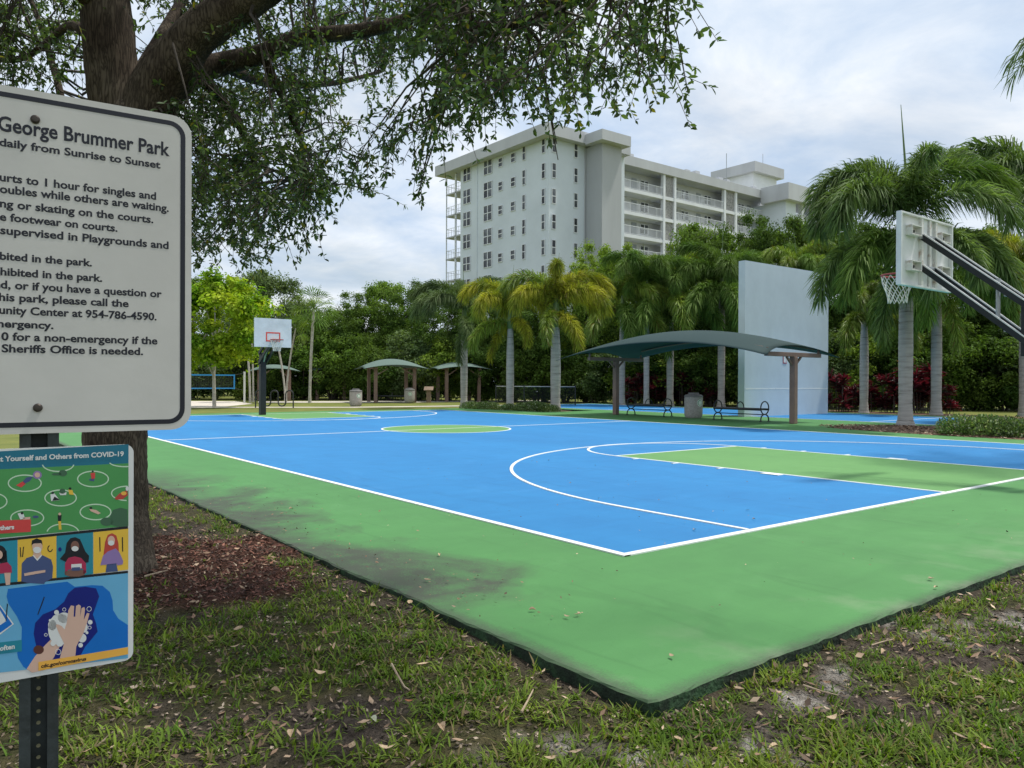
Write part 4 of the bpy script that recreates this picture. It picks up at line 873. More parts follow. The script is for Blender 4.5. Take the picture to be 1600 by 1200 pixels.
# second sign, printed poster
SECT = {}
def plc(n, c): M['print_' + n] = pm('print_' + n, c, None, 3, .4); return M['print_' + n]
PC = [plc('white', (.7, .72, .72)), plc('teal', (.012, .16, .25)), plc('green', (.07, .30, .09)), plc('ring', (.55, .72, .55)), plc('ink', (.01, .012, .02)), plc('red', (.62, .06, .06)), plc('yellow', (.78, .50, .06)),
      plc('aqua', (.02, .27, .38)), plc('blue', (.004, .155, .56)), plc('sky', (.14, .42, .66)), plc('navy', (.004, .012, .19)), plc('skin', (.66, .44, .35)), plc('orange', (.85, .45, .08)), plc('darkgreen', (.05, .13, .075)),
      plc('brown', (.10, .035, .03)), plc('magenta', (.42, .03, .09)), plc('purple', (.27, .18, .42)), plc('rust', (.48, .06, .05)), plc('slate', (.06, .09, .22)), plc('darkskin', (.2, .10, .08)), plc('tealbright', (.02, .24, .33))]
CI = {n: i for i, n in enumerate('white teal green ring ink red yellow aqua blue sky navy skin orange darkgreen brown magenta purple rust slate darkskin tealbright'.split())}
hs = on_sign(208.5, 860)[0]; zt2 = (on_sign(60, 701)[1] + on_sign(190, 693)[1]) / 2; zb2 = (on_sign(60, 1058)[1] + on_sign(190, 1032)[1]) / 2; hl = -.205
sg2 = thing('health_poster_sign', 'colourful health notice with masks and hand washing below the white sign', 'sign', (S0[0], S0[1], 0), SRZ)
plate('panel', rrect(hl, hs, zb2, zt2, .02), 0, .0025, M['print_white'], sg2)
art = MB(); LAY = [0]
def z_of(px, py): return on_sign(px, py)
def poly(P, col, lay, clip=True):
    Q = []
    for px, py in P:
        s_, z_ = on_sign(px, py); Q.append((min(max(s_, hl + .004), XR), -.0003 - .00012 * lay, min(max(z_, zb2 + .004), zt2)))
    art.add(Q, [tuple(range(len(Q)))], CI[col])
def Z3(x, y): return (x / 6, 680 + y / 6)
def Z4(x, y): return (x / 6, 860 + y / 6)
XR = on_sign(200.5, 860)[0]
def P3(*a): return [Z3(a[i], a[i + 1]) for i in range(0, len(a), 2)]
def P4(*a): return [Z4(a[i], a[i + 1]) for i in range(0, len(a), 2)]
def ell(Zf, cx_, cy_, rx, ry, col, lay, n=18, rot=0):
    poly([Zf(cx_ + rx * math.cos(a) * math.cos(rot) - ry * math.sin(a) * math.sin(rot), cy_ + rx * math.cos(a) * math.sin(rot) + ry * math.sin(a) * math.cos(rot)) for a in np.linspace(0, 2 * PI, n + 1)[:-1]], col, lay)
def ringp(Zf, cx_, cy_, rx, ry, w, col, lay, a0=0, a1=2 * PI, n=30):
    A = np.linspace(a0, a1, n)
    for i in range(n - 1):
        q = []
        for a, rr in ((A[i], 0), (A[i + 1], 0), (A[i + 1], w), (A[i], w)): q.append(Zf(cx_ + (rx - rr) * math.cos(a), cy_ + (ry - rr) * math.sin(a)))
        poly(q, col, lay)
X9 = -1100
poly(P3(X9, 205, 1215, 72, 1215, 262, X9, 372), 'teal', 1)
poly(P3(X9, 372, 1215, 262, 1215, 850, X9, 1065), 'green', 1)
for cx_, cy_, rx, ry, a0, a1 in ((232, 450, 160, 82, 0, 7), (545, 270, 152, 75, .1, PI - .1), (872, 410, 150, 78, 0, 7), (568, 588, 153, 80, 0, 7), (255, 775, 160, 80, 0, 7), (895, 720, 150, 78, 0, 7), (1190, 545, 150, 72, 1.6, 4.75), (1170, 250, 150, 50, .2, PI - .2), (590, 915, 155, 88, PI + .15, 2 * PI - .1), (-60, 620, 130, 80, -1.2, 1.4)):
    ringp(Z3, cx_, cy_, rx, ry, 11, 'ring', 2, a0, min(a1, a0 + 2 * PI))
poly(P3(1040, 840, 1030, 760, 1060, 700, 1130, 678, 1195, 695, 1200, 850, 1120, 862), 'darkgreen', 3); ell(Z3, 1000, 810, 60, 40, 'darkgreen', 3); ell(Z3, 590, 355, 40, 30, 'darkgreen', 3); ell(Z3, 530, 365, 45, 12, 'darkgreen', 3); ell(Z3, 585, 525, 28, 25, 'darkgreen', 3)
ell(Z3, 350, 372, 42, 38, 'purple', 3); ell(Z3, 350, 372, 26, 24, 'skin', 4); poly(P3(210, 435, 250, 395, 310, 385, 280, 430, 230, 455), 'slate', 3); poly(P3(150, 470, 215, 432, 240, 455, 200, 490), 'red', 3)
poly(P3(848, 355, 892, 350, 890, 405, 860, 415), 'red', 3); poly(P3(835, 410, 885, 405, 882, 432, 840, 425), 'slate', 3); ell(Z3, 869, 340, 10, 9, 'ink', 4)
poly(P3(472, 555, 510, 545, 545, 590, 560, 608, 480, 618), 'white', 3); poly(P3(510, 575, 565, 605, 490, 615), 'ink', 4); ell(Z3, 494, 540, 13, 12, 'ink', 4); poly(P3(640, 510, 680, 515, 692, 560, 650, 555), 'yellow', 3); ell(Z3, 657, 500, 13, 12, 'ink', 4); poly(P3(555, 540, 625, 535, 620, 560, 565, 562), 'white', 3)
poly(P3(165, 735, 215, 720, 235, 780, 190, 790), 'white', 3); poly(P3(215, 770, 285, 765, 280, 790, 215, 795), 'skin', 3); ell(Z3, 335, 765, 30, 12, 'slate', 3); ell(Z3, 207, 730, 13, 12, 'ink', 4)
poly(P3(540, 750, 578, 748, 572, 805, 545, 806), 'ink', 3); poly(P3(545, 806, 572, 805, 576, 885, 552, 885), 'yellow', 3); ell(Z3, 560, 738, 13, 13, 'skin', 4)
poly(P3(835, 690, 900, 700, 945, 730, 920, 742, 850, 712), 'skin', 3); ell(Z3, 852, 682, 14, 10, 'ink', 4)
poly(P3(1075, 590, 1120, 545, 1190, 515, 1199, 560, 1150, 600, 1090, 605), 'rust', 3); ell(Z3, 1160, 545, 26, 18, 'orange', 4); ell(Z3, 1192, 500, 14, 22, 'white', 4)
poly(P3(X9, 860, 290, 788, 290, 905, X9, 1000), 'red', 4)
poly(P3(X9, 1080, 1200, 852, 1200, 876, X9, 1106), 'ink', 2)
# four portraits
def strip(x0, x1, col): 
    y0 = lambda x: 972 - (x - 0) * .084; y1 = lambda x: 1080 + 328 - (x) * .123
    poly([Z3(x0, y0(x0)), Z3(x1, y0(x1)), Z3(x1, y1(x1)), Z3(x0, y1(x0))], col, 1)
strip(X9, 163, 'aqua'); strip(166, 528, 'yellow'); strip(530, 872, 'tealbright'); strip(875, 1203, 'yellow')
y8 = -1080
def PP(*a): return [Z3(a[i], a[i + 1]) for i in range(0, len(a), 2)]
# left figure (cut by the frame)
ell(Z3, -10, 1110, 72, 80, 'ink', 3); poly(PP(0, 1120, 62, 1080, 70, 1200, 100, 1230, 0, 1200), 'ink', 3); poly(PP(-60, 1215, 70, 1190, 108, 1230, 112, 1290, -60, 1300), 'magenta', 4); poly(PP(40, 1290, 100, 1285, 95, 1400, 55, 1405), 'skin', 4); ell(Z3, -5, 1120, 30, 40, 'skin', 4)
# man
poly(PP(200, 1370, 205, 1200, 250, 1150, 330, 1125, 400, 1125, 480, 1165, 497, 1230, 490, 1340, 420, 1380, 415, 1395, 265, 1385), 'slate', 3); poly(PP(318, 1080, 382, 1080, 390, 1130, 345, 1165, 310, 1130), 'skin', 4); poly(PP(300, 1010, 395, 1000, 398, 1060, 370, 1110, 325, 1110, 305, 1070), 'skin', 5); poly(PP(296, 1030, 300, 985, 345, 966, 392, 985, 398, 1030, 385, 1010, 315, 1015), 'ink', 6); ell(Z3, 348, 1075, 38, 30, 'white', 6); poly(PP(225, 1295, 330, 1275, 425, 1262, 425, 1285, 340, 1300, 230, 1320), 'skin', 5)
poly(PP(306, 1128, 315, 1122, 348, 1160, 386, 1120, 394, 1128, 350, 1178), 'white', 5)
# woman with dark curls
poly(PP(560, 1160, 610, 1100, 625, 1010, 660, 965, 705, 955, 750, 975, 775, 1030, 800, 1090, 835, 1130, 830, 1190, 780, 1200, 620, 1190), 'ink', 3); poly(PP(610, 1310, 610, 1200, 640, 1150, 700, 1135, 760, 1150, 805, 1200, 808, 1290, 780, 1300, 780, 1250, 640, 1260), 'magenta', 4); ell(Z3, 703, 1040, 40, 50, 'darkskin', 4); ell(Z3, 703, 1063, 33, 24, 'white', 5); poly(PP(668, 1210, 765, 1203, 765, 1245, 668, 1250), 'white', 5); poly(PP(672, 1240, 750, 1235, 750, 1268, 675, 1270), 'slate', 6); poly(PP(605, 1280, 650, 1265, 760, 1260, 808, 1270, 790, 1310, 740, 1325, 660, 1325, 610, 1310), 'darkskin', 4)
# woman with red hair
poly(PP(965, 1170, 985, 1000, 1010, 935, 1050, 918, 1090, 940, 1110, 1010, 1115, 1120, 1070, 1160), 'rust', 3); poly(PP(940, 1220, 965, 1130, 1010, 1090, 1085, 1060, 1120, 1100, 1155, 1180, 1150, 1210, 1100, 1220, 1100, 1210, 960, 1215), 'purple', 4); ell(Z3, 1043, 985, 34, 42, 'skin', 4); ell(Z3, 1042, 1010, 30, 24, 'white', 5); poly(PP(1000, 1210, 1090, 1200, 1105, 1275, 990, 1285), 'slate', 4)
for x in (935, 1147): poly(PP(x - 5, 955, x + 5, 955, x + 8, 1090, x - 2, 1090), 'ink', 3)
ringp(Z3, 470, 1062, 26, 32, 9, 'ink', 3, .2, 4.5, 14); poly(PP(186, 1050, 194, 1050, 200, 1140, 190, 1140), 'ink', 3); poly(PP(216, 1050, 226, 1040, 216, 1140, 206, 1140), 'ink', 3); ell(Z3, 562, 1070, 16, 20, 'navy', 3)
poly(P4(X9, 425, 1200, 190, 1200, 212, X9, 455), 'ink', 2)
# hand washing panel
poly(P4(X9, 455, 1200, 212, 1200, 1010, X9, 1290), 'sky', 1)
poly(P4(75, 360, 630, 292, 700, 340, 860, 325, 960, 330, 1030, 390, 1055, 470, 1060, 560, 1110, 640, 1200, 700, 1200, 900, 760, 990, 380, 1075, 290, 1140, 220, 1090, 170, 1010, 160, 960, 200, 870, 205, 720, 160, 620, 80, 500, 62, 430), 'blue', 2)
poly(P4(600, 480, 640, 400, 700, 350, 800, 340, 900, 355, 930, 430, 900, 520, 870, 600, 900, 680, 915, 760, 860, 830, 800, 900, 740, 1010, 480, 1020, 340, 900, 315, 780, 330, 680, 400, 600, 520, 550), 'navy', 3)
poly(P4(250, 1110, 330, 990, 420, 890, 480, 830, 540, 830, 560, 900, 500, 1010, 420, 1120, 300, 1145), 'skin', 4)
ell(Z4, 560, 740, 110, 150, 'white', 5); ell(Z4, 490, 700, 40, 50, 'white', 5); ell(Z4, 600, 630, 60, 50, 'white', 5); ell(Z4, 770, 820, 40, 42, 'white', 5); ell(Z4, 790, 720, 32, 50, 'white', 5)
poly(P4(560, 1010, 600, 870, 580, 830, 550, 770, 522, 700, 540, 690, 580, 710, 605, 740, 625, 680, 640, 560, 665, 515, 695, 520, 690, 620, 705, 620, 712, 520, 738, 505, 758, 520, 750, 620, 765, 540, 790, 530, 797, 550, 785, 650, 815, 585, 838, 590, 815, 680, 780, 780, 735, 860, 715, 900, 705, 1000), 'skin', 6)
for cx_, cy_, r_ in ((530, 580, 23), (470, 655, 13), (845, 672, 22), (815, 770, 14), (755, 887, 22), (497, 870, 25), (560, 870, 32)): ell(Z4, cx_, cy_, r_, r_, 'white', 7, 12)
for cx_, cy_, r_ in ((602, 553, 18), (835, 548, 24), (840, 722, 17), (430, 790, 16), (545, 950, 28)): ringp(Z4, cx_, cy_, r_, r_, 5, 'white', 7, 0, 2 * PI, 14)
ell(Z4, 362, 930, 50, 42, 'brown', 5, 14)
poly(P4(360, 1045, 1200, 905, 1200, 972, 360, 1128), 'orange', 7); poly(P4(X9, 1000, 205, 838, 205, 945, X9, 1120), 'tealbright', 4)
poly(P4(-200, 560, 0, 510, 130, 690, 0, 790, -200, 800), 'white', 3); poly(P4(-200, 570, 0, 525, 115, 690, 0, 772, -200, 790), 'blue', 4); poly(P4(-200, 590, 0, 560, 60, 660, 0, 700, -200, 700), 'white', 5)
poly(P4(350, 600, 358, 605, 420, 440, 412, 430), 'ink', 4); poly(P4(52, 660, 60, 660, 75, 505, 65, 495), 'ink', 6)
o = art.build('printed_artwork', PC, sg2)
def ptext(body, vis, p0, p1, caph, mt, bold=.0005, lay=9):
    (s0, z0_), (s1, z1_) = on_sign(*p0), on_sign(*p1); ch = on_sign(p1[0], p1[1] - caph)[1] - z1_
    o = text('lettering', vis, ch / .729, mt, sg2, bold); return o, body, s1, s1 - s0, (z0_ + z1_) / 2 , z1_ - z0_
TX = [ptext('Protect Yourself and Others from COVID-19', 't Yourself and Others from COVID-19', Z3(0, 248), Z3(1160, 192), 7.6, M['print_white']), ptext('Others', 'thers', Z3(0, 888), Z3(133, 878), 7.0, M['print_white']),
      ptext('often', 'often', Z4(0, 935), Z4(140, 920), 7.5, M['print_white']), ptext('cdc.gov/coronavirus', 'cdc.gov/coronavirus', Z4(385, 1097), Z4(808, 1030), 5.6, M['print_ink'], .0004)]
bpy.context.view_layer.update()
for o, body, s1, wd, z, dz in TX:
    k = wd / max(o.dimensions.x, 1e-4); o.data.body = body; o.scale = (k, 1, 1); o.location = (s1, -.0018, z)
to_mesh([q[0] for q in TX])
# the post: a perforated U channel
pt = thing('sign_post', 'dark green perforated steel channel post carrying both signs', 'sign post', (S0[0], S0[1], GZ), SRZ)
ps = on_sign(61, 1120)[0]
b = MB(); zt_ = zt - .05 - GZ
b.box(ps - .038, ps - .016, .006, .012, -.3, zt_).box(ps + .016, ps + .038, .006, .012, -.3, zt_).box(ps - .018, ps - .0155, .0125, .04, -.3, zt_).box(ps + .0155, ps + .018, .0125, .04, -.3, zt_).box(ps - .0155, ps + .0155, .037, .04, -.3, zt_)
b.build('channel', M['post_metal'], pt)
b = MB(); hole = MB(); 
for i in range(60):
    z = .02 + i * .0265
    hole.lathe([(.0036, 0), (.0036, .0004)], 8, (0, 0, 0)) if False else None
hm = MB().add([(.0045 * math.cos(2 * PI * i / 8), 0, .0045 * math.sin(2 * PI * i / 8)) for i in range(8)], [tuple(range(8))[::-1]]).build('hole', M['dark_hole']); hmesh = hm.data; D.objects.remove(hm)
for i in range(46):
    o = put(D.objects.new('hole', hmesh), pt); o.location = (ps, .0366, .06 + i * .0262)
# ------------------------------------------------------------------ big shade tree in front
M['bark'] = pm('bark', (0.21, 0.17, 0.135), (0.03, 0.024, 0.02), 26, .95, 1.0, 46, stretch=(1, 1, .16), c3=(0.10, 0.08, 0.065), lo=.34, hi=.66)
def barkmat():
    mt, N, L = newmat('bark_fissured'); out = N.new('ShaderNodeOutputMaterial'); b = N.new('ShaderNodeBsdfPrincipled'); L.new(b.outputs[0], out.inputs[0]); b.inputs['Roughness'].default_value = .95; b.inputs['Specular IOR Level'].default_value = .15
    t = N.new('ShaderNodeTexCoord'); mp = N.new('ShaderNodeMapping'); mp.inputs['Scale'].default_value = (1, 1, .13); L.new(t.outputs['Object'], mp.inputs[0])
    nz = N.new('ShaderNodeTexNoise'); nz.inputs['Scale'].default_value = 12; nz.inputs['Detail'].default_value = 6; L.new(mp.outputs[0], nz.inputs[0])
    wa = N.new('ShaderNodeMixRGB'); wa.blend_type = 'LINEAR_LIGHT'; wa.inputs[0].default_value = .09; L.new(mp.outputs[0], wa.inputs[1]); L.new(nz.outputs['Color'], wa.inputs[2])
    v = N.new('ShaderNodeTexVoronoi'); v.feature = 'DISTANCE_TO_EDGE'; v.inputs['Scale'].default_value = 34; L.new(wa.outputs[0], v.inputs['Vector'])
    r = N.new('ShaderNodeValToRGB'); r.color_ramp.elements[0].position = .0; r.color_ramp.elements[1].position = .22; r.color_ramp.elements[0].color = (.045, .036, .03, 1); r.color_ramp.elements[1].color = (.125, .102, .083, 1); L.new(v.outputs['Distance'], r.inputs[0])
    n2 = N.new('ShaderNodeTexNoise'); n2.inputs['Scale'].default_value = 3; n2.inputs['Detail'].default_value = 7; L.new(t.outputs['Object'], n2.inputs[0]); r2 = N.new('ShaderNodeValToRGB'); r2.color_ramp.elements[0].position = .35; r2.color_ramp.elements[1].position = .7; r2.color_ramp.elements[0].color = (.55, .5, .46, 1); r2.color_ramp.elements[1].color = (1.35, 1.35, 1.25, 1); L.new(n2.outputs['Fac'], r2.inputs[0])
    m_ = N.new('ShaderNodeMix'); m_.data_type = 'RGBA'; m_.blend_type = 'MULTIPLY'; m_.inputs[0].default_value = 1; L.new(r.outputs[0], m_.inputs[6]); L.new(r2.outputs[0], m_.inputs[7]); L.new(m_.outputs[2], b.inputs['Base Color'])
    ad = N.new('ShaderNodeMath'); ad.operation = 'MULTIPLY_ADD'; ad.inputs[1].default_value = .35; L.new(nz.outputs['Fac'], ad.inputs[0]); L.new(r.outputs[0], ad.inputs[2])
    bp = N.new('ShaderNodeBump'); bp.inputs['Strength'].default_value = 1; bp.inputs['Distance'].default_value = .03; L.new(ad.outputs[0], bp.inputs['Height']); L.new(bp.outputs[0], b.inputs['Normal']); return mt
M['bark'] = barkmat()
M['twig'] = pm('twig', (0.09, 0.075, 0.06), (0.05, 0.04, 0.033), 12, .9)
M['oak_leaf'] = leafmat('oak_leaf', (0.058, 0.102, 0.037), (0.108, 0.162, 0.062), 1.2, .45, .55, .0, .45, spec=.5, tip=((0.22, 0.20, 0.03), .965))
oak = thing('shade_tree', 'big spreading shade tree with fissured trunk behind the white rules sign', 'tree', tuple(TREE))
T0 = np.array(TREE)
def bark_tube(path, r, n, amp, seed, dense=6):
    """a limb with furrowed bark"""
    P = np.asarray(path, float); R = np.asarray(r, float); k = len(P)
    t = np.linspace(0, k - 1, (k - 1) * dense + 1)
    def cr(A):                                                      # catmull-rom
        i = np.minimum(t.astype(int), k - 2); f_ = (t - i)[:, None]; a0, a1, a2, a3 = A[np.maximum(i - 1, 0)], A[i], A[i + 1], A[np.minimum(i + 2, k - 1)]
        return .5 * (2 * a1 + (a2 - a0) * f_ + (2 * a0 - 5 * a1 + 4 * a2 - a3) * f_ ** 2 + (3 * a1 - a0 - 3 * a2 + a3) * f_ ** 3)
    P = cr(P); R = cr(R[:, None])[:, 0]; b = MB(); b.tube(P, R, n); V = np.array(b.v); rg = np.random.RandomState(seed)
    m_ = len(P); ctr = np.repeat(P, n, 0); d = V - ctr; j = np.tile(np.arange(n), m_); i = np.repeat(np.arange(m_), n)
    rough = amp * (fbm(j * .55 + 40 + 2.2 * np.sin(i * .35), i * .22 + 10, 1.0, seed) - .5) * 2 + amp * .6 * rg.randn(len(V)) * .4
    b.v = [tuple(q) for q in ctr + d * (1 + rough)[:, None]]; return b, P, R
pxp = lambda u, v, d: at(u, v, d) - T0
skel = []                                                           # (points, radii) of limbs in the tree's frame
trunk_path = [np.array([0.0, 0, -.25]), np.array([0, 0, 0.02]), pxp(181, 800, 5.93), pxp(180, 690, 5.93), pxp(186, 560, 5.95), pxp(192, 380, 6.0), pxp(200, 270, 6.0), pxp(202, 215, 6.0), pxp(204, 170, 6.02)]
trunk_r = [.36, .285, .232, .222, .218, .225, .26, .265, .17]
b, P_, R_ = bark_tube(trunk_path, trunk_r, 64, .075, 3, 14); b.build('trunk', M['bark'], oak, smooth=True)
limbs = [
    ([(192, 250, 6.0), (178, 140, 6.0), (165, 20, 5.95), (150, -90, 5.9), (120, -220, 5.8), (60, -380, 5.6)], [.19, .19, .18, .165, .13, .08]),
    ([(210, 250, 6.0), (240, 150, 6.0), (300, 62, 5.9), (355, 20, 5.8), (410, -15, 5.7), (520, -95, 5.4), (650, -190, 5.0)], [.2, .2, .165, .145, .125, .10, .05]),
    ([(245, 150, 6.12), (300, 112, 6.35), (345, 100, 6.5), (410, 84, 6.5), (470, 58, 6.45), (543, 51, 6.3), (610, 39, 6.15), (657, 20, 6.0), (690, 2, 5.9), (760, -60, 5.6)], [.15, .12, .095, .08, .068, .062, .052, .046, .04, .025]),
    ([(520, -95, 5.4), (620, -70, 5.2), (700, -20, 5.1), (736, 38, 5.0), (768, 42, 5.0), (807, 37, 4.9), (880, 10, 4.6), (960, -30, 4.3), (1040, -40, 3.9)], [.075, .06, .05, .044, .04, .034, .028, .022, .012]),
    ([(300, 112, 6.35), (350, 160, 6.7), (390, 230, 7.0), (410, 320, 7.1)], [.06, .045, .03, .012]),
    ([(410, 84, 6.5), (440, 150, 6.6), (470, 220, 6.6), (480, 300, 6.5)], [.045, .03, .022, .01]),
    ([(200, 150, 6.0), (250, 60, 6.5), (285, 0, 6.9), (330, -90, 7.3)], [.07, .05, .045, .03]),
    ([(150, 60, 6.0), (110, 40, 6.2), (70, 70, 6.4), (20, 95, 6.6), (-60, 80, 6.8)], [.06, .035, .028, .02, .012]),
    ([(205, 150, 6.0), (110, 175, 6.6), (88, 120, 6.9), (60, 30, 7.1), (20, -60, 7.3)], [.05, .035, .03, .025, .015]),
    ([(166, 10, 5.95), (60, -60, 5.5), (-120, -160, 5.0), (-350, -300, 4.2)], [.10, .085, .07, .04]),
    ([(410, -15, 5.7), (430, -260, 4.6), (420, -700, 3.4)], [.09, .08, .05]),
    ([(345, 100, 6.5), (420, 130, 7.2), (520, 130, 7.8), (600, 110, 8.2)], [.05, .04, .028, .015]),
]
for pts_, rr in limbs:
    b, P_, R_ = bark_tube([pxp(*q) for q in pts_], rr, 24 if rr[0] > .1 else 10, .07, len(skel) + 9, 7); b.build('limb', M['bark'], oak, smooth=True); skel.append(P_[4:])
SK = np.concatenate(skel, 0)

class Leaves:
    """collects many leaves; each leaf is two quads folded along its midrib"""
    def __init__(s): s.B = []; s.T = []; s.N = []; s.L = []; s.W = []
    def add(s, B, T, N, L_, W): s.B.append(B); s.T.append(T); s.N.append(N); s.L.append(L_); s.W.append(W)
    def arrays(s): return [np.concatenate(q, 0) for q in (s.B, s.T, s.N, s.L, s.W)]
def leaf_geo(B, T, N_, L_, W, fold=.22, curl=.12):
    T = T / np.linalg.norm(T, axis=1)[:, None]; S = np.cross(T, N_); S /= np.linalg.norm(S, axis=1)[:, None] + 1e-9; U = np.cross(S, T); l = L_[:, None]; w = W[:, None] / 2
    V = np.stack([B, B + T * l * .3 + S * w * .85 + U * w * fold, B + T * l * .68 + S * w * .95 + U * (w * fold - l * curl * .4), B + T * l - U * l * curl, B + T * l * .68 - S * w * .95 + U * (w * fold - l * curl * .4), B + T * l * .3 - S * w * .85 + U * w * fold], 1).reshape(-1, 3)
    o6 = np.arange(len(B))[:, None] * 6; return V, np.concatenate([o6 + np.array([0, 1, 2, 3]), o6 + np.array([0, 3, 4, 5])], 0)
def unit(n, rg): v = rg.randn(n, 3); return v / np.linalg.norm(v, axis=1)[:, None]

rg = np.random.RandomState(17)
lim = np.array([(-200, 150), (0, 150), (130, 150), (250, 200), (280, 420), (330, 425), (400, 410), (430, 398), (460, 395), (500, 380), (530, 340), (545, 270), (560, 300), (590, 315), (602, 240), (630, 300), (645, 340), (668, 330), (682, 230), (720, 215), (760, 210), (800, 195), (850, 200), (862, 268), (884, 262), (898, 190), (950, 182), (1000, 165), (1050, 172), (1082, 160), (1098, 105), (1118, 80), (1126, 10), (1130, -200)], float)
def lowest(u): return np.interp(u, lim[:, 0], lim[:, 1])
clumps = []
while len(clumps) < 480:
    u = rg.uniform(-120, 1040); v = rg.uniform(-190, 420)
    if v > lowest(u) - 34 - 26 * rg.rand(): continue
    dn = 1.0
    if u < 130: dn = .62
    elif u < 260: dn = .22
    elif 500 < u < 720 and v > 60: dn = .30
    elif 270 < u <= 640 and v < 130: dn = .62
    elif u >= 720: dn = .46
    elif v > 330: dn = .8
    if v < -20: dn *= .6
    if rg.rand() > dn: continue
    d = (rg.uniform(5.5, 8.6) if (v < 150 and 120 < u) else rg.uniform(5.2, 8.2)) if u < 640 else rg.uniform(4.2, 6.6) - (u - 560) / 560 * 1.3 * rg.rand()
    clumps.append(pxp(u, v, d))
for (u, v, d) in ((1045, 40, 3.9), (1035, 20, 3.9), (1030, 105, 4.3), (1015, 118, 4.4), (870, 225, 5.2), (872, 250, 5.2), (655, 300, 5.6), (652, 270, 5.6), (580, 300, 6.2), (500, 350, 6.4), (340, 390, 6.6), (310, 395, 6.7), (440, 370, 6.5), (1000, 130, 4.4), (970, 120, 4.4), (300, 330, 6.5), (310, 270, 6.4), (390, 330, 6.8), (350, 350, 6.8), (940, 150, 4.4), (770, 185, 5), (820, 170, 4.9), (1040, 60, 4.0)):
    clumps.append(pxp(u, v, d))
nvis = len(clumps)
while len(clumps) < nvis + 420:                                     # the rest of the crown: overhead, behind and to the left of the frame
    a = rg.rand() * 2 * PI; r_ = 6.5 * math.sqrt(rg.rand()); q = np.array([r_ * math.cos(a), r_ * math.sin(a), rg.uniform(3.6, 7.8) - .1 * r_])
    w_ = q + T0 - CAM; dz = w_ @ FWD
    if dz > .3:
        uu, vv = 800 + FPX * (w_ @ RGT) / dz, 600 - FPX * (w_ @ UPV) / dz
        if -60 < uu < 1660 and vv > -330: continue
    if np.linalg.norm(w_) < 1.6: continue
    clumps.append(q)
lv = Leaves(); tw = MB()
for ci, c in enumerate(clumps):
    dd = np.linalg.norm(SK - c, axis=1); far = dd.copy(); s = SK[int(np.argmin(dd + .25 * np.maximum(0, SK[:, 2] * 0)))]
    vis = ci < nvis; g = c - s; ln = np.linalg.norm(g) + 1e-6
    mid = s + g * .5 + np.array([0, 0, .12 * ln]) + rg.randn(3) * .06 * ln; q1 = s + g * .25 + np.array([0, 0, .06 * ln]) + rg.randn(3) * .05 * ln
    r0 = min(.02, .006 + .007 * ln); tw.tube([s, q1, mid, c - g / ln * .08 + np.array([0, 0, .03]), c], [r0, r0 * .85, r0 * .6, .005, .0035], 4 if vis else 3, caps=False)
    nt = rg.randint(6, 10); dirs = unit(nt, rg) * .9 + g / ln * .45 + np.array([0, 0, -.28]); dirs /= np.linalg.norm(dirs, axis=1)[:, None]
    big = 1.0 if vis else 1.45
    for k_ in range(nt):
        if vis:                                                     # keep the crown's edge where the tree ends
            pe = c + dirs[k_] * .3 + T0 - CAM; de = pe @ FWD; ue, ve = 800 + FPX * (pe @ RGT) / de, 600 - FPX * (pe @ UPV) / de
            if ue > 1108 or (ue > 280 and ve > lowest(ue) + 6): continue
        L_ = rg.uniform(.16, .40) * (1 if vis else 1.3); st = c - g / ln * rg.rand() * .25; d0 = dirs[k_]; p1 = st + d0 * L_ * .5 + np.array([0, 0, -.02]); p2 = st + d0 * L_ + np.array([0, 0, -.10 * L_ / .3])
        tw.tube([st, p1, p2], [.0032, .0025, .0015], 3, caps=False)
        n_ = rg.randint(12, 17) if vis else 6; t_ = np.concatenate([rg.uniform(.15, 1, n_ - 4), rg.uniform(.9, 1, 4)]) if n_ > 4 else rg.uniform(.2, 1, n_)
        B = np.where(t_[:, None] < .5, st + (p1 - st) * (t_[:, None] * 2), p1 + (p2 - p1) * (t_[:, None] * 2 - 1)); ax = (p2 - p1) / np.linalg.norm(p2 - p1)
        T = ax * .5 + unit(n_, rg) * .9 + np.array([0, 0, .0]); Nn = unit(n_, rg) * .8 + np.array([0, 0, 1.0]); ll = rg.uniform(.034, .060, n_) * big
        lv.add(B, T, Nn, ll, ll * rg.uniform(.34, .46, n_))
B, T, Nn, ll, ww = lv.arrays()
wv = B + T0 - CAM; dz = np.maximum(wv @ FWD, .05); uu = 800 + FPX * (wv @ RGT) / dz; vv = 600 - FPX * (wv @ UPV) / dz
T = T / np.linalg.norm(T, axis=1)[:, None]
size = np.where((uu > 0) & (uu < 1600) & (vv > 5) & (vv < 600) & (wv @ FWD > .5), ll / dz * (.5 + .5 * np.linalg.norm(np.cross(T, wv / np.linalg.norm(wv, axis=1)[:, None]), axis=1)), 0)
top = np.argsort(-size)[:300]; rest = np.ones(len(B), bool); rest[top] = False
V, F = leaf_geo(B[rest], T[rest], Nn[rest], ll[rest], ww[rest]); o = mesh_np('foliage', V, F, M['oak_leaf'], oak); o['kind'] = 'stuff'
V, F = leaf_geo(np.zeros((1, 3)), np.array([[1.0, 0, 0]]), np.array([[0, 0, 1.0]]), np.array([1.0]), np.array([.4])); lme = np_mesh('leaf', V, F, M['oak_leaf'])
for i in top:
    x = T[i]; y = np.cross(Nn[i], x); y /= np.linalg.norm(y); z = np.cross(x, y); s_ = ll[i]; o = put(D.objects.new('leaf', lme), oak)
    o.matrix_local = Matrix(((x[0] * s_, y[0] * s_, z[0] * s_, B[i][0]), (x[1] * s_, y[1] * s_, z[1] * s_, B[i][1]), (x[2] * s_, y[2] * s_, z[2] * s_, B[i][2]), (0, 0, 0, 1)))
tw.build('twigs', M['twig'], oak)['kind'] = 'stuff'

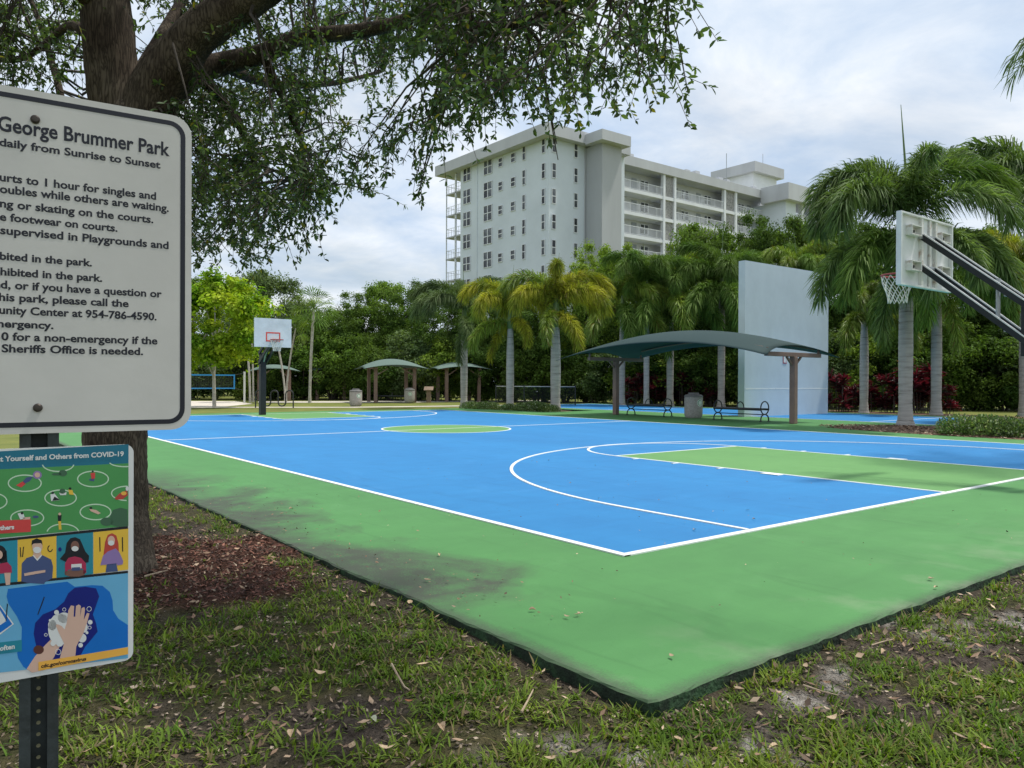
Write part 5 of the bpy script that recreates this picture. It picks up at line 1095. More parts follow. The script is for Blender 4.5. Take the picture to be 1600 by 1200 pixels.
# ------------------------------------------------------------------ foxtail palms
M['palm_trunk'] = pm('palm_trunk', (0.42, 0.40, 0.37), (0.12, 0.11, 0.10), 3.0, .85, .6, 14, stretch=(.35, .35, 3.2), c3=(.33, .315, .29), lo=.3, hi=.55)
M['crownshaft'] = pm('crownshaft', (0.15, 0.22, 0.07), (0.09, 0.15, 0.05), 2, .5, stretch=(3, 3, .5))
M['frond_green'] = leafmat('frond_green', (0.08, 0.16, 0.028), (0.145, 0.225, 0.05), .8, .3, .4, .25, .55, spec=.12)
M['frond_grey'] = leafmat('frond_grey', (0.085, 0.14, 0.055), (0.15, 0.205, 0.085), .8, .3, .4, .2, .55, spec=.12)
M['frond_yellow'] = leafmat('frond_yellow', (0.19, 0.235, 0.03), (0.42, 0.40, 0.045), .9, .36, .4, .15, .5, spec=.12, tip=((.15, .11, .035), .9))
M['frond_lime'] = leafmat('frond_lime', (0.15, 0.235, 0.03), (0.25, 0.335, 0.055), .9, .32, .4, .2, .45, tip=((.22, .16, .04), .93))
M['frond_light'] = leafmat('frond_light', (0.095, 0.16, 0.055), (0.165, 0.235, 0.085), .8, .38, .45, .2, .55, spec=.12)
M['frond_brown'] = leafmat('frond_brown', (0.14, 0.095, 0.05), (0.2, 0.14, 0.075), 1, .2, .4, .2, .7)
def frond_mesh(L_, a0, a1, n, seed, ll_=.70, lw=.03, power=1.35, flat=0.0, theta=(70, 36)):
    rg = np.random.RandomState(seed); m_ = 26; s = np.linspace(0, 1, m_); ang = np.radians(a0 + (a1 - a0) * s ** power); step = L_ / (m_ - 1)
    P = np.zeros((m_, 3)); P[1:, 0] = np.cumsum(np.cos(ang[:-1]) * step); P[1:, 2] = np.cumsum(np.sin(ang[:-1]) * step)
    b = MB(); b.tube(P, np.interp(s, [0, .12, 1], [.05, .032, .006]), 5); nb = len(b.v)
    t = rg.beta(1.0, 1.05, n) * .92 + .08; fi = t * (m_ - 1); i = np.minimum(fi.astype(int), m_ - 2); fr = (fi - i)[:, None]; B = P[i] * (1 - fr) + P[i + 1] * fr; Tn = P[i + 1] - P[i]; Tn /= np.linalg.norm(Tn, axis=1)[:, None]
    side = np.tile([0, 1.0, 0], (n, 1)); nrm = np.cross(Tn, side); phi = rg.rand(n) * 2 * PI
    if flat: phi = np.where(rg.rand(n) < .5, 0, PI) + rg.randn(n) * flat
    Rd = side * np.cos(phi)[:, None] + nrm * np.sin(phi)[:, None]; th = np.radians(np.interp(t, [0, 1], theta)) + rg.randn(n) * .13
    Dv = Tn * np.cos(th)[:, None] + Rd * np.sin(th)[:, None]; ln = ll_ * np.interp(t, [0, .1, .25, .8, 1], [.45, .8, 1, 1, .7]) * rg.uniform(.75, 1.15, n)
    S = np.cross(Dv, unit(n, rg) + 1e-3); S /= np.linalg.norm(S, axis=1)[:, None]; w = lw * rg.uniform(.6, 1.2, n)[:, None] / 2; l = ln[:, None]; gr = np.array([0, 0, -1.0])
    mid = B + Dv * l * .55 + gr * l * .06; tip = B + Dv * l * .9 + gr * l * .36
    V = np.stack([B - S * w * .5, B + S * w * .5, mid - S * w, mid + S * w, tip - S * w * .15, tip + S * w * .15], 1).reshape(-1, 3)
    o6 = np.arange(n)[:, None] * 6 + nb; F = np.concatenate([o6 + np.array([0, 1, 3, 2]), o6 + np.array([2, 3, 5, 4])], 0)
    Vb = np.array(b.v); quads = [f_ for f_ in b.f if len(f_) == 4]
    return np_mesh('frond', np.concatenate([Vb, V], 0), np.concatenate([np.array(quads), F], 0), M['frond_green'])
FV = [frond_mesh(2.5, 82, -28, 900, 1, .66, .03, 1.6, theta=(74, 40)), frond_mesh(3.2, 76, -35, 900, 2), frond_mesh(3.2, 66, -74, 900, 3), frond_mesh(3.1, 50, -86, 900, 4), frond_mesh(2.8, 5, -90, 800, 5, .55), frond_mesh(3.3, 62, -62, 900, 6), frond_mesh(3.3, 48, -20, 760, 7), frond_mesh(2.6, -45, -90, 480, 8, .45)]
SPEAR = MB().tube([(0, 0, 0), (.02, 0, 1.1), (.10, 0, 2.4)], [.035, .026, .006], 6).build('spear_leaf', M['crownshaft']); spear_me = SPEAR.data; D.objects.remove(SPEAR)
palm_n = [0]
def palm(label, u, dep, ycrown, fr, mt, trunk_d=.36, sc_=1.0, shaft=1.0, spear=True, base=None, bend=0.0, group='foxtail palms round the courts', alt=None, vbase=GZ, straight=False, sps=1.0):
    palm_n[0] += 1; seed = palm_n[0]; rg = np.random.RandomState(seed + 100)
    p = ground_at(u, dep, vbase) if base is None else np.array(base); t = thing('foxtail_palm', label, 'palm tree', tuple(p), 0, group)
    H = 1.3848 + (595 - ycrown) / FPX * dep - vbase; r = trunk_d / 2; b = MB(); n_ = 12; prof = []
    nz = max(20, int((H - shaft) / .035)); zz = np.linspace(-.1, H - shaft, nz); f_ = zz / (H - shaft)
    rr = r * (np.interp(f_, [-.1, 0, .035, .12, .45, .75, 1], [1.5, 1.42, 1.12, .96, 1.05, .98, .72])) * (1 + .03 * (((zz + .02 * np.sin(zz * 3)) / .13) % 1.0) - .015 + .006 * rg.randn(nz))
    path = np.stack([bend * np.sin(f_ * PI * .5) * f_, np.zeros(nz), zz], 1); b.tube(path, rr, 14); b.build('trunk', M['palm_trunk'], t, smooth=True)
    topx = path[-1][0]; b = MB(); z2 = np.linspace(H - shaft, H + .15, 9); q = (z2 - z2[0]) / (z2[-1] - z2[0]); b.tube(np.stack([np.full(9, topx), np.zeros(9), z2], 1), r * np.interp(q, [0, .08, .25, 1], [.72, .95, .9, .42]), 12); b.build('crownshaft', M['crownshaft'], t, smooth=True)
    for k_, (az, v, s) in enumerate(fr):
        o = put(D.objects.new('frond', FV[v]), t); o.location = (topx, 0, H - .05 + .1 * rg.rand() - (.75 if v in (4, 7) else .25 if v == 3 else 0)); o.rotation_euler = (rg.uniform(-.15, .15), 0, rad(az) + YAW); o.scale = (s * sc_ * 1.13,) * 3
        o.material_slots[0].link = 'OBJECT'; o.material_slots[0].material = (alt if alt and k_ % 3 == 2 else mt)
    if spear: o = put(D.objects.new('spear_leaf', spear_me), t); o.location = (topx, 0, H); o.rotation_euler = (rg.uniform(-.1, .1), 0, rg.rand() * 6); o.scale = (sc_ * sps,) * 3
    return t
def crown(seed, n=10, up=2, hang=2):
    rg = np.random.RandomState(seed); L_ = []; a = rg.rand() * 360
    for i in range(n):
        a += 137.5 + rg.uniform(-18, 18); v = 0 if i < up else (7 if i >= n - hang and i % 2 else 4 if i >= n - hang else int(rg.choice([1, 2, 3, 5, 2, 3]))); L_.append((a, v, rg.uniform(.85, 1.1)))
    return L_
Mgl = M['frond_light']; Mg, My, Ml, Mgr = M['frond_green'], M['frond_yellow'], M['frond_lime'], M['frond_grey']
palm('tallest yellow palm, upright plume and drooping golden fronds, left of the long canopy', 868, 36.4, 468, [(270, 0, .95), (5, 2, 1.0), (178, 2, 1.0), (330, 3, 1.0), (215, 3, .95), (250, 4, .95), (290, 4, 1.0), (60, 2, 1.0), (120, 2, .95), (30, 3, .9), (160, 3, 1.0)], My, .46, .92, 1.3, alt=Ml)
palm('short golden yellow palm standing between two other palms left of the long canopy', 797, 37.0, 478, [(185, 2, 1.0), (60, 1, .7), (120, 1, .75), (10, 2, .8), (230, 3, 1.0), (200, 4, 1.0), (300, 4, .9), (330, 3, .8), (150, 3, .9), (165, 7, .9)], My, .36, .82, 1.1, alt=Ml)
palm('green grey palm with ragged crown left of the yellow palms', 725, 40.5, 480, [(15, 1, .85), (35, 6, .8), (180, 5, .95), (200, 3, 1.0), (230, 3, 1.0), (330, 3, .9), (280, 4, .9), (140, 2, .9), (100, 1, .8), (165, 2, 1.0), (250, 7, .9)], Mgr, .36, .95, 1.1)
palm('lime green palm behind the left end of the long canopy', 972, 45, 462, [(225, 4, 1.2), (315, 4, 1.2), (270, 4, 1.2), (265, 0, .85), (0, 2, .9), (180, 2, .9), (330, 3, 1.0), (200, 4, .95), (20, 4, 1), (90, 2, .9), (140, 3, .9), (290, 7, .9), (310, 3, .9)], Ml, .34, .95, 1.1, alt=Mg)
palm('green palm rising behind the middle of the long canopy', 1047, 45.0, 445, [(225, 4, 1.2), (315, 4, 1.2), (270, 4, 1.2), (250, 7, 1.2), (170, 2, .95), (10, 1, .9), (60, 2, .9), (265, 3, .8), (290, 4, .85), (200, 3, .9), (340, 3, .9), (120, 1, .9), (240, 7, .9)], Mg, .40, 1.1, 1.2, alt=Ml)
palm('green palm with bushy crown left of the pale blue wall', 1127, 44.0, 428, [(225, 4, 1.2), (315, 4, 1.2), (270, 4, 1.2), (290, 7, 1.2), (0, 2, .9), (175, 1, .85), (265, 3, .9), (240, 4, .8), (60, 2, .8), (120, 0, .8), (330, 5, .7), (290, 7, .9), (200, 3, .9)], Mg, .40, 1.1, 1.2)
palm('grey trunked palm just right of the pale blue wall', 1350, 35.8, 468, [(225, 4, 1.1), (315, 4, 1.1), (270, 4, 1.1), (180, 1, .75), (240, 3, .7), (300, 3, .7), (350, 2, .8), (90, 2, .8), (140, 1, .7), (270, 0, .55), (30, 3, .8)], Ml, .37, .85, 1.0, alt=Mg)
palm('tall foreground palm with wide plumed crown behind the near backboard', 1415, 24.0, 334, [(262, 0, .9), (22, 1, 1.02), (50, 0, .95), (182, 2, 1.0), (210, 3, 1.1), (240, 4, 1.1), (135, 0, .95), (325, 3, .95), (350, 2, 1.0), (295, 4, 1.0), (95, 1, .7), (275, 7, 1.0), (192, 3, 1.05), (165, 1, .72), (215, 4, 1.15), (255, 4, 1.15), (320, 4, 1.15), (350, 4, 1.1), (180, 4, 1.1), (230, 7, 1.1)], Mgl, .40, 1.06, 1.35, vbase=.06, alt=Mg, sps=1.35)
palm('slim grey trunked palm seen below the near backboard right corner', 1463, 33.9, 405, [(225, 4, 1.2), (315, 4, 1.2), (270, 7, 1.2), (180, 4, 1.2), (180, 2, .9), (0, 2, .9), (240, 3, .9), (300, 3, 1.0), (60, 2, .9), (120, 2, .9), (270, 4, 1.0), (330, 4, .9), (210, 7, 1)], Mg, .42, 1.0, 1.2, alt=Ml)
palm('large palm with drooping grey green fronds at the right edge', 1640, 25.5, 335, [(180, 1, 1.0), (205, 2, 1.0), (228, 3, 1.0), (250, 4, 1.0), (160, 0, 1.0), (140, 1, .8), (270, 3, 1.0), (300, 3, 1), (20, 2, 1), (70, 1, 1), (235, 7, 1.0)], Mgl, .4, 1.22, 1.3, vbase=.0, alt=Mg)
palm('palm with golden hanging fronds low at the right edge behind the hoop arms', 1600, 34.0, 400, [(180, 3, .9), (210, 3, 1.0), (250, 3, 1.0), (285, 3, 1.0), (150, 2, .9), (0, 2, .9), (90, 2, .9), (230, 4, 1.0)], My, .38, 1.0, 1.1, alt=Ml)
palm('lime green palm tuft behind the top of the pale blue wall', 1245, 43.0, 415, [(180, 2, .8), (0, 1, .8), (270, 3, .8), (230, 3, .8), (320, 3, .8), (90, 1, .8)], Ml, .3, .9, 1.0, alt=Mg)
palm('deep green palm half hidden between lime palm and yellow palm', 1010, 44.0, 440, crown(5, 8, 1, 1), Mg, .32, .95, 1.0)
# the out-of-frame palm whose frond tips hang into the top right corner
FN = frond_mesh(2.9, 30, -62, 150, 30, .62, .03, 1.2, flat=.35)
p = ground_at(1835, 14.0, 0.02); t = thing('feather_palm', 'feather palm whose dark frond tips hang into the top right corner', 'palm tree', tuple(p))
MB().tube([(0, 0, -.1), (.05, 0, 3.5), (0, 0, 8.1)], [.26, .2, .16], 14).build('trunk', M['palm_trunk'], t, smooth=True)
for az, s_ in ((180, 1.0), (160, 1.0), (202, .98), (225, 1.0), (260, 1), (300, 1), (340, 1), (20, 1), (60, 1), (100, 1), (135, 1)):
    o = put(D.objects.new('frond', FN), t); o.location = (0, 0, 8.05); o.rotation_euler = (0, 0, rad(az) + YAW); o.scale = (s_,) * 3; o.material_slots[0].link = 'OBJECT'; o.material_slots[0].material = Mgr

# fan palms and thin pale trunks at the far left
M['pale_trunk'] = pm('pale_trunk', (0.52, 0.49, 0.43), (0.36, 0.33, 0.28), 3, .85, stretch=(1, 1, 2))
def fan_palm(label, u, dep, ytop, lean, rt=.11, r=1.5, n=26, seed=1, group=None):
    p = ground_at(u, dep); H = 1.3848 + (595 - ytop) / FPX * dep - GZ - r * .5; t = thing('fan_palm', label, 'palm tree', tuple(p), YAW, group); rg = np.random.RandomState(seed)
    pa = [(lean * (q ** 1.6) , 0, H * q) for q in np.linspace(-.02, 1, 10) if True]; pa = [(0 if q < 0 else lean * q ** 1.6, 0, H * q) for q in np.linspace(-.02, 1, 10)]
    MB().tube(pa, [rt * 1.4] + [rt] * 8 + [rt * .8], 10).build('trunk', M['pale_trunk'], t, smooth=True)
    for i in range(n):
        b = MB(); a = rg.rand() * 2 * PI; el = rg.uniform(-1.0, 1.35); d = np.array([math.cos(a) * math.cos(el), math.sin(a) * math.cos(el), math.sin(el)]); s = np.cross(d, [0, 0, 1]); s /= np.linalg.norm(s); pl = r * rg.uniform(.4, .55); h = d * pl
        b.bar((0, 0, 0), h, .025, .02)
        for k_ in range(9):
            q = (k_ - 4) / 4 * 1.15; dd = d * math.cos(q) + s * math.sin(q); m_ = h + dd * r * .32; e_ = h + dd * r * .55 + np.array([0, 0, -.14 * r]); w = np.cross(dd, np.cross(s, d)); w = w / np.linalg.norm(w) * .03
            b.add([h, m_ - w, e_, m_ + w], [(0, 1, 2, 3)])
        o = b.build('frond', M['frond_green'] if i % 4 else M['frond_lime'], t); o.location = (lean, 0, H)
    return t
fan_palm('slender fan palm with straight white trunk right of the far hoop', 484, 49.5, 462, .25, .085, 1.8, 40, 2)
fan_palm('thin leaning white trunk palm just right of the far hoop post', 446, 52, 505, -.75, .06, 1.2, 14, 3)
fan_palm('thin pale trunk palm curving right behind the bike rack', 447, 51, 500, .62, .055, 1.2, 14, 4)
fan_palm('thin pale trunk palm leaning left behind the far hoop', 391, 50, 490, -.35, .065, 1.2, 14, 5)
fan_palm('second thin pale trunk palm close beside the white net post', 396, 50.5, 500, -.15, .05, 1.1, 14, 6)

# ------------------------------------------------------------------ broadleaf trees and hedges
def crown_mesh(name, seed, rx, z0, z1, ncl, nlf, leaf, shape=1.0, wide=.5):
    """uneven crown built of leaf clumps round an irregular set of centres"""
    rg = np.random.RandomState(seed); C_ = []; zc, rz = (z0 + z1) / 2, (z1 - z0) / 2
    lob = unit(9, rg); 
    while len(C_) < ncl:
        d = unit(1, rg)[0]; bump = .78 + .32 * max(0, np.max(lob @ d)) ** 3; q = rg.uniform(.45, 1) ** .5 * bump; p = d * q
        C_.append((p[0] * rx, p[1] * rx, zc + p[2] * rz))
    C_ = np.array(C_); cr = rg.uniform(.45, 1.15, ncl) * wide * rx * .46
    idx = np.repeat(np.arange(ncl), nlf); n = len(idx); d = unit(n, rg); d[:, 2] = np.where((d[:, 2] < -.3) & (rg.rand(n) < .45), -d[:, 2], d[:, 2]); rr = (.35 + .95 * rg.rand(n) ** 1.3 * rg.uniform(.6, 1.2, ncl)[idx])[:, None]
    B = C_[idx] + d * rr * cr[idx][:, None] * np.array([1, 1, .9]); Nn = d * .7 + unit(n, rg) * .7 + np.array([0, 0, .35]); T = np.cross(Nn, unit(n, rg)) + np.array([0, 0, -.3])
    ll_ = leaf * rg.uniform(.6, 1.4, n); V, F = leaf_geo(B, T, Nn, ll_, ll_ * .52, .25, .2)
    return np_mesh(name, V, F, M['tree_mid'])
M['tree_dark'] = leafmat('tree_dark', (0.062, 0.118, 0.026), (0.115, 0.18, 0.042), .45, .38, .5, .18, .6, spec=.1)
M['tree_mid'] = leafmat('tree_mid', (0.095, 0.17, 0.03), (0.17, 0.25, 0.055), .45, .4, .5, .18, .6, spec=.1)
M['tree_lime'] = leafmat('tree_lime', (0.15, 0.235, 0.034), (0.25, 0.33, 0.062), .45, .4, .5, .15, .6, spec=.1)
M['tree_yellow'] = leafmat('tree_yellow', (0.13, 0.27, 0.022), (0.38, 0.45, 0.04), .6, .4, .45, .1, .6, spec=.1)
M['tree_grey'] = leafmat('tree_grey', (0.115, 0.175, 0.068), (0.19, 0.255, 0.11), .45, .38, .45, .15, .6, spec=.1)
M['trunk_brown'] = pm('trunk_brown', (0.12, 0.10, 0.085), (0.06, 0.05, 0.042), 4, .9, stretch=(1, 1, .3))
CR = [crown_mesh('crown', 50 + i, 2.7, 1.6 + .5 * (i % 2), 9.0, [125, 140, 115, 150, 130][i], [250, 270, 240, 270, 260][i], [.13, .11, .145, .10, .12][i], wide=[.52, .45, .56, .42, .48][i]) for i in range(5)]
HE = [crown_mesh('crown', 80 + i, 1.9, .0, 4.0, 75, [230, 330, 260, 220][i], [.12, .095, .11, .14][i], wide=.6) for i in range(4)]
b = MB(); b.tube([(0, 0, -.1), (.05, .03, 2.2), (-.1, .05, 4.5), (0, 0, 7)], [.2, .15, .1, .04], 8)
for i in range(6):
    a = i * 1.1; b.tube([(0, 0, 1.9 + .45 * i), (.7 * math.cos(a), .7 * math.sin(a), 2.9 + .5 * i), (1.6 * math.cos(a), 1.6 * math.sin(a), 3.9 + .55 * i)], [.08, .055, .02], 6)
o = b.build('trunk', M['trunk_brown'], smooth=True); trk = o.data; D.objects.remove(o)
b = MB()
for i in range(5): a = i * 1.3; b.tube([(.1 * math.cos(a), .1 * math.sin(a), -.05), (.5 * math.cos(a), .5 * math.sin(a), 1.5), (1.0 * math.cos(a), 1.0 * math.sin(a), 3.0)], [.05, .035, .012], 5)
o = b.build('stems', M['trunk_brown'], smooth=True); stm = o.data; D.objects.remove(o)
tree_n = [0]
def tree(label, u, dep, ytop, w, mt, shape=None, name='broadleaf_tree', group='trees behind the courts', hz=9.0, trunk=True, z=GZ):
    tree_n[0] += 1; k = tree_n[0]; rg = np.random.RandomState(k); p = ground_at(u, dep, z); H = 1.3848 + (595 - ytop) / FPX * dep - z
    t = thing(name, label, 'tree' if name != 'hedge_bush' else 'bush', tuple(p), rg.rand() * 6.28, group); hedge = name == 'hedge_bush'
    me = (HE[k % 4] if hedge else CR[k % 5]) if shape is None else shape
    t.scale = (w / (3.8 if hedge else 5.4), w / (3.8 if hedge else 5.4), H / ((4.1 if hedge else 9.1) if shape is None else hz))
    o = put(D.objects.new('crown', me), t); o.material_slots[0].link = 'OBJECT'; o.material_slots[0].material = mt
    put(D.objects.new('stems' if hedge else 'trunk', stm if hedge else trk), t)
    return t
Td, Tm, Tl, Ty, Tg = M['tree_dark'], M['tree_mid'], M['tree_lime'], M['tree_yellow'], M['tree_grey']
# the bright tree by the volleyball court: wide low crown on a thin trunk
YT = crown_mesh('crown', 97, 2.7, 2.3, 9.0, 80, 170, .24, wide=.6)
tree('yellow green tree with thin pale trunk standing over the volleyball net', 335, 40.5, 424, 5.6, Ty, YT).children[1].scale = (.5, .5, 1)
for q in (('pale grey green tree behind the yellow green tree', 425, 58, 428, 6.2, Tg), ('mid green tree left of the yellow green tree, mostly hidden by the sign', 300, 62, 440, 7.0, Tm), ('thin crowned tree behind the slender fan palm', 478, 63, 468, 5.0, Tg),
          ('dark tree behind the dark green domed shelter', 525, 60, 476, 5.4, Td), ('leafy mid green tree between slender fan palm and the concrete bin', 560, 61, 460, 5.6, Tm), ('tall rounded tree above the domed shelter left part', 605, 62, 440, 6.0, Tm), ('tall rounded tree left of the ragged green grey palm', 648, 61, 442, 5.6, Td),
          ('dark tree directly behind the ragged green grey palm', 700, 58, 462, 5.6, Td), ('dark tree between the grey palm and the short golden palm', 748, 56, 455, 5.2, Td), ('mid green tree behind the short golden palm', 805, 56, 462, 5.6, Tm), ('dark tree behind the tallest yellow palm', 850, 54, 445, 5.6, Td),
          ('bright green rounded tree in front of the grey stair tower', 915, 54, 383, 5.6, Tl), ('bright leafy tree right of the stair tower base', 962, 53, 376, 5.6, Tl), ('mid green tree below the walkway railings', 1012, 52, 398, 5.4, Tm), ('bright tree under the stone panel of the apartment wing', 1060, 51, 372, 5.4, Tl),
          ('bushy green tree left of the wing end block', 1105, 50, 352, 5.6, Tm), ('dark green tree below the roof end block', 1158, 48, 338, 5.8, Td), ('tall dark tree above the pale blue wall', 1215, 48, 328, 6.2, Td), ('dark tree right of the roof end block', 1265, 47, 316, 6.0, Tm),
          ('dark tree behind the left fronds of the tall foreground palm', 1325, 46, 345, 5.8, Td), ('dense tree behind the near backboard', 1390, 45, 350, 5.8, Td), ('dense tree behind the right side of the near backboard', 1455, 45, 345, 5.8, Td), ('dense tree behind the upper hoop arms', 1520, 44, 345, 5.8, Tm), ('dense tree at the right edge behind the palms', 1585, 43, 335, 6.0, Td), ('dense tree beyond the right edge of the view', 1650, 43, 335, 6.0, Td)):
    tree(q[0], q[1], q[2], q[3], q[4], q[5])
for o_ in D.objects:
    if o_.name.startswith('trunk') and abs(o_.scale.x - .5) < 1e-4: o_.material_slots[0].link = 'OBJECT'; o_.material_slots[0].material = M['pale_trunk']
# tall hedge that closes the view below the crowns
hl_ = ['behind the white net post', 'behind the far hoop', 'behind the bike rack', 'left of the fan palm trunk', 'right of the fan palm trunk', 'beside the dark shelter', 'above the lone concrete bin', 'behind the domed shelter post', 'behind the domed shelter bench', 'behind the lectern sign', 'left of the grey palm trunk', 'right of the grey palm trunk', 'behind the chain link fence left end',
       'behind the golden palm trunk', 'behind the chain link fence middle', 'behind the tallest yellow palm trunk', 'right of the chain link fence', 'behind the left canopy post', 'behind the left bench', 'behind the canopy middle', 'behind the concrete bin under the canopy', 'behind the right bench', 'hidden by the pale blue wall', 'just right of the pale blue wall', 'left of the big palm trunk', 'right of the big palm trunk', 'behind the slim grey trunk', 'right of the slim grey trunk', 'under the hoop arms', 'at the right edge', 'beyond the right edge']
us = np.linspace(290, 1660, len(hl_))
for i, (u, w_) in enumerate(zip(us, hl_)):
    dep = np.interp(u, [300, 560, 760, 900, 960, 1300, 1660], [58, 58, 55.5, 53, 50.5, 43.5, 40.5]); yt_ = 535 + 14 * math.sin(i * 2.1) - (8 if i % 3 == 0 else 0)
    if u > 1150: yt_ -= 25
    tree('dark dense hedge bush ' + w_, u, dep, yt_, 5.2, (Td, Tm, Td, Tg, Tm, Td, Tl)[i * 3 % 7], name='hedge_bush', group='hedge bushes that close off the park')

# the wood beyond, one unbroken mass
rg = np.random.RandomState(71); n = 42000; u = rg.uniform(180, 1290, n); dd = np.interp(u, [200, 960, 1290], [72, 66, 58]) + rg.uniform(-2, 2, n); zt_ = 4.6 + 2.2 * fbm(u, u * 0, .02, 72)
P_ = CAM + dd[:, None] * (FWD + ((u - 800) / FPX)[:, None] * RGT); P_[:, 2] = GZ + zt_ * rg.rand(n) ** .8
Nn = unit(n, rg) + np.array([0, 0, .4]); T = unit(n, rg) + np.array([0, 0, -.3]); ll_ = rg.uniform(.22, .46, n); V, F = leaf_geo(P_, T, Nn, ll_, ll_ * .55)
tag(mesh_np('far_wood', V, F, Td), kind='stuff')
# ------------------------------------------------------------------ red cordyline shrubs, low shrubs
M['cordyline'] = leafmat('cordyline', (0.05, 0.012, 0.018), (0.13, 0.024, 0.034), 1.2, .3, .6, .3, .5, ttint=(1.4, .5, .6), tip=((.04, .06, .03), .8))
def cord(seed):
    rg = np.random.RandomState(seed); lf = Leaves(); st = MB()
    for i in range(13):
        a = rg.rand() * 6.28; r_ = .55 * math.sqrt(rg.rand()); h = rg.uniform(.5, 1.75); b0 = np.array([r_ * math.cos(a), r_ * math.sin(a), 0]); tp = b0 * 1.35 + np.array([0, 0, h]); st.tube([b0, (b0 + tp) / 2, tp], [.018, .015, .012], 5)
        n_ = 26; d = unit(n_, rg); d[:, 2] = np.abs(d[:, 2]) * .9 + .08; ll_ = rg.uniform(.3, .52, n_); zoff = rg.uniform(-.28, .05, n_); lf.add(tp + np.stack([0 * zoff, 0 * zoff, zoff], 1), d, np.array([0, 0, 1.0]) + unit(n_, rg) * .3, ll_, ll_ * .2)
    V, F = leaf_geo(*lf.arrays(), .3, .35); return np_mesh('foliage', V, F, M['cordyline']), st
CO = []
for s_ in (1, 2, 3):
    me, st = cord(s_); o = st.build('stems', M['trunk_brown'], smooth=True); CO.append((me, o.data)); D.objects.remove(o)
cl = [(985, 46.6, 1.0, 'left of the first palm trunk under the canopy'), (1012, 46.8, 1.15, 'right of the left canopy post'), (1035, 46.5, .9, 'left of the middle canopy palm trunk'), (1068, 46.5, 1.1, 'above the left bench right end'), (1095, 46, 1.0, 'just left of the bin lid'), (1112, 45.6, .95, 'right of the bin lid'), (1310, 37.4, 1.1, 'against the right edge of the pale blue wall'), (1328, 37.4, .8, 'between the pale blue wall and the grey palm trunk'),
      (1366, 37.2, 1.0, 'right of the grey palm trunk beside the wall'), (1392, 36.8, 1.1, 'left of the big palm trunk'), (1440, 36, 1.45, 'tall one right of the big palm trunk'), (1425, 36.4, .95, 'directly beside the big palm trunk'), (1478, 35.8, .8, 'right of the slim palm trunk')]
for i, (u, d, s_, w_) in enumerate(cl):
    p = ground_at(u, d); t = thing('cordyline_shrub', 'dark red cordyline shrub ' + w_, 'shrub', tuple(p), i * 1.3, 'red cordyline shrubs'); t.scale = (s_ * .9, s_ * .9, s_ * .95)
    put(D.objects.new('foliage', CO[i % 3][0]), t); put(D.objects.new('stems', CO[i % 3][1]), t)
M['low_shrub'] = leafmat('low_shrub', (0.075, 0.135, 0.04), (0.15, 0.215, 0.075), 2.0, .3, .5, .1, .5, tip=((.42, .45, .33), .9))
def shrub_mesh(seed, n=2600):
    rg = np.random.RandomState(seed); d = unit(n, rg); d[:, 2] = np.abs(d[:, 2]); lob = unit(7, rg); q = .7 + .3 * np.max(d @ lob.T, axis=1) ** 2
    B = d * (q * rg.uniform(.55, 1.05, n))[:, None] * np.array([.75, .75, .62]); T = d * .7 + unit(n, rg) * .6 + np.array([0, 0, .35]); Nn = d + unit(n, rg) * .7; ll_ = rg.uniform(.05, .10, n); V, F = leaf_geo(B, T, Nn, ll_, ll_ * .5); return np_mesh('foliage', V, F, M['low_shrub'])
SH = [shrub_mesh(i) for i in (1, 2, 3)]
o = MB().tube([(0, 0, 0), (.05, 0, .2), (.1, .05, .4)], [.02, .015, .008], 5).tube([(0, .02, 0), (-.15, .05, .35)], [.015, .006], 5).tube([(0, 0, 0), (0, -.2, .33)], [.015, .006], 5).build('stems', M['trunk_brown']); ssm = o.data; D.objects.remove(o)
sl = [((17.35, 4.55), .85, 'leftmost low shrub in the mulch bed right of the big palm'), ((17.55, 3.95), .9, 'middle low shrub in the mulch bed near the right edge'), ((17.5, 3.3), .9, 'low shrub cut by the right edge of the view'), ((17.8, 2.4), .9, 'low shrub just beyond the right edge'), ((18.2, 4.35), .8, 'small low shrub at the back of the mulch bed')]
for i, ((x, y), s_, w_) in enumerate(sl):
    t = thing('low_shrub', w_, 'shrub', (x, y, .03), i * 1.7, 'low shrubs in the right mulch bed'); t.scale = (s_,) * 3; t.scale.z = s_ * .95; put(D.objects.new('foliage', SH[i % 3]), t); put(D.objects.new('stems', ssm), t)
for i, (u, d, s_, w_) in enumerate([(737, 38.3, .85, 'low shrub at the foot of the green grey palm'), (752, 38, .9, 'low shrub right of the green grey palm'), (767, 37.6, .8, 'low shrub between the grey palm and the golden palm'), (797, 36.6, .75, 'low shrub in front of the golden palm trunk'), (815, 36.3, .95, 'low shrub right of the golden palm trunk'), (832, 36.0, 1.0, 'low shrub midway between the two yellow palms'), (848, 35.8, .9, 'low shrub left of the tallest yellow palm'), (858, 35.6, .75, 'small low shrub touching the tallest yellow palm')]):
    t = thing('low_shrub', w_, 'shrub', tuple(ground_at(u, d)), i * 2.1, 'low shrubs by the yellow palms'); t.scale = (s_, s_, s_ * .8); put(D.objects.new('foliage', SH[(i + 1) % 3]), t); put(D.objects.new('stems', ssm), t)
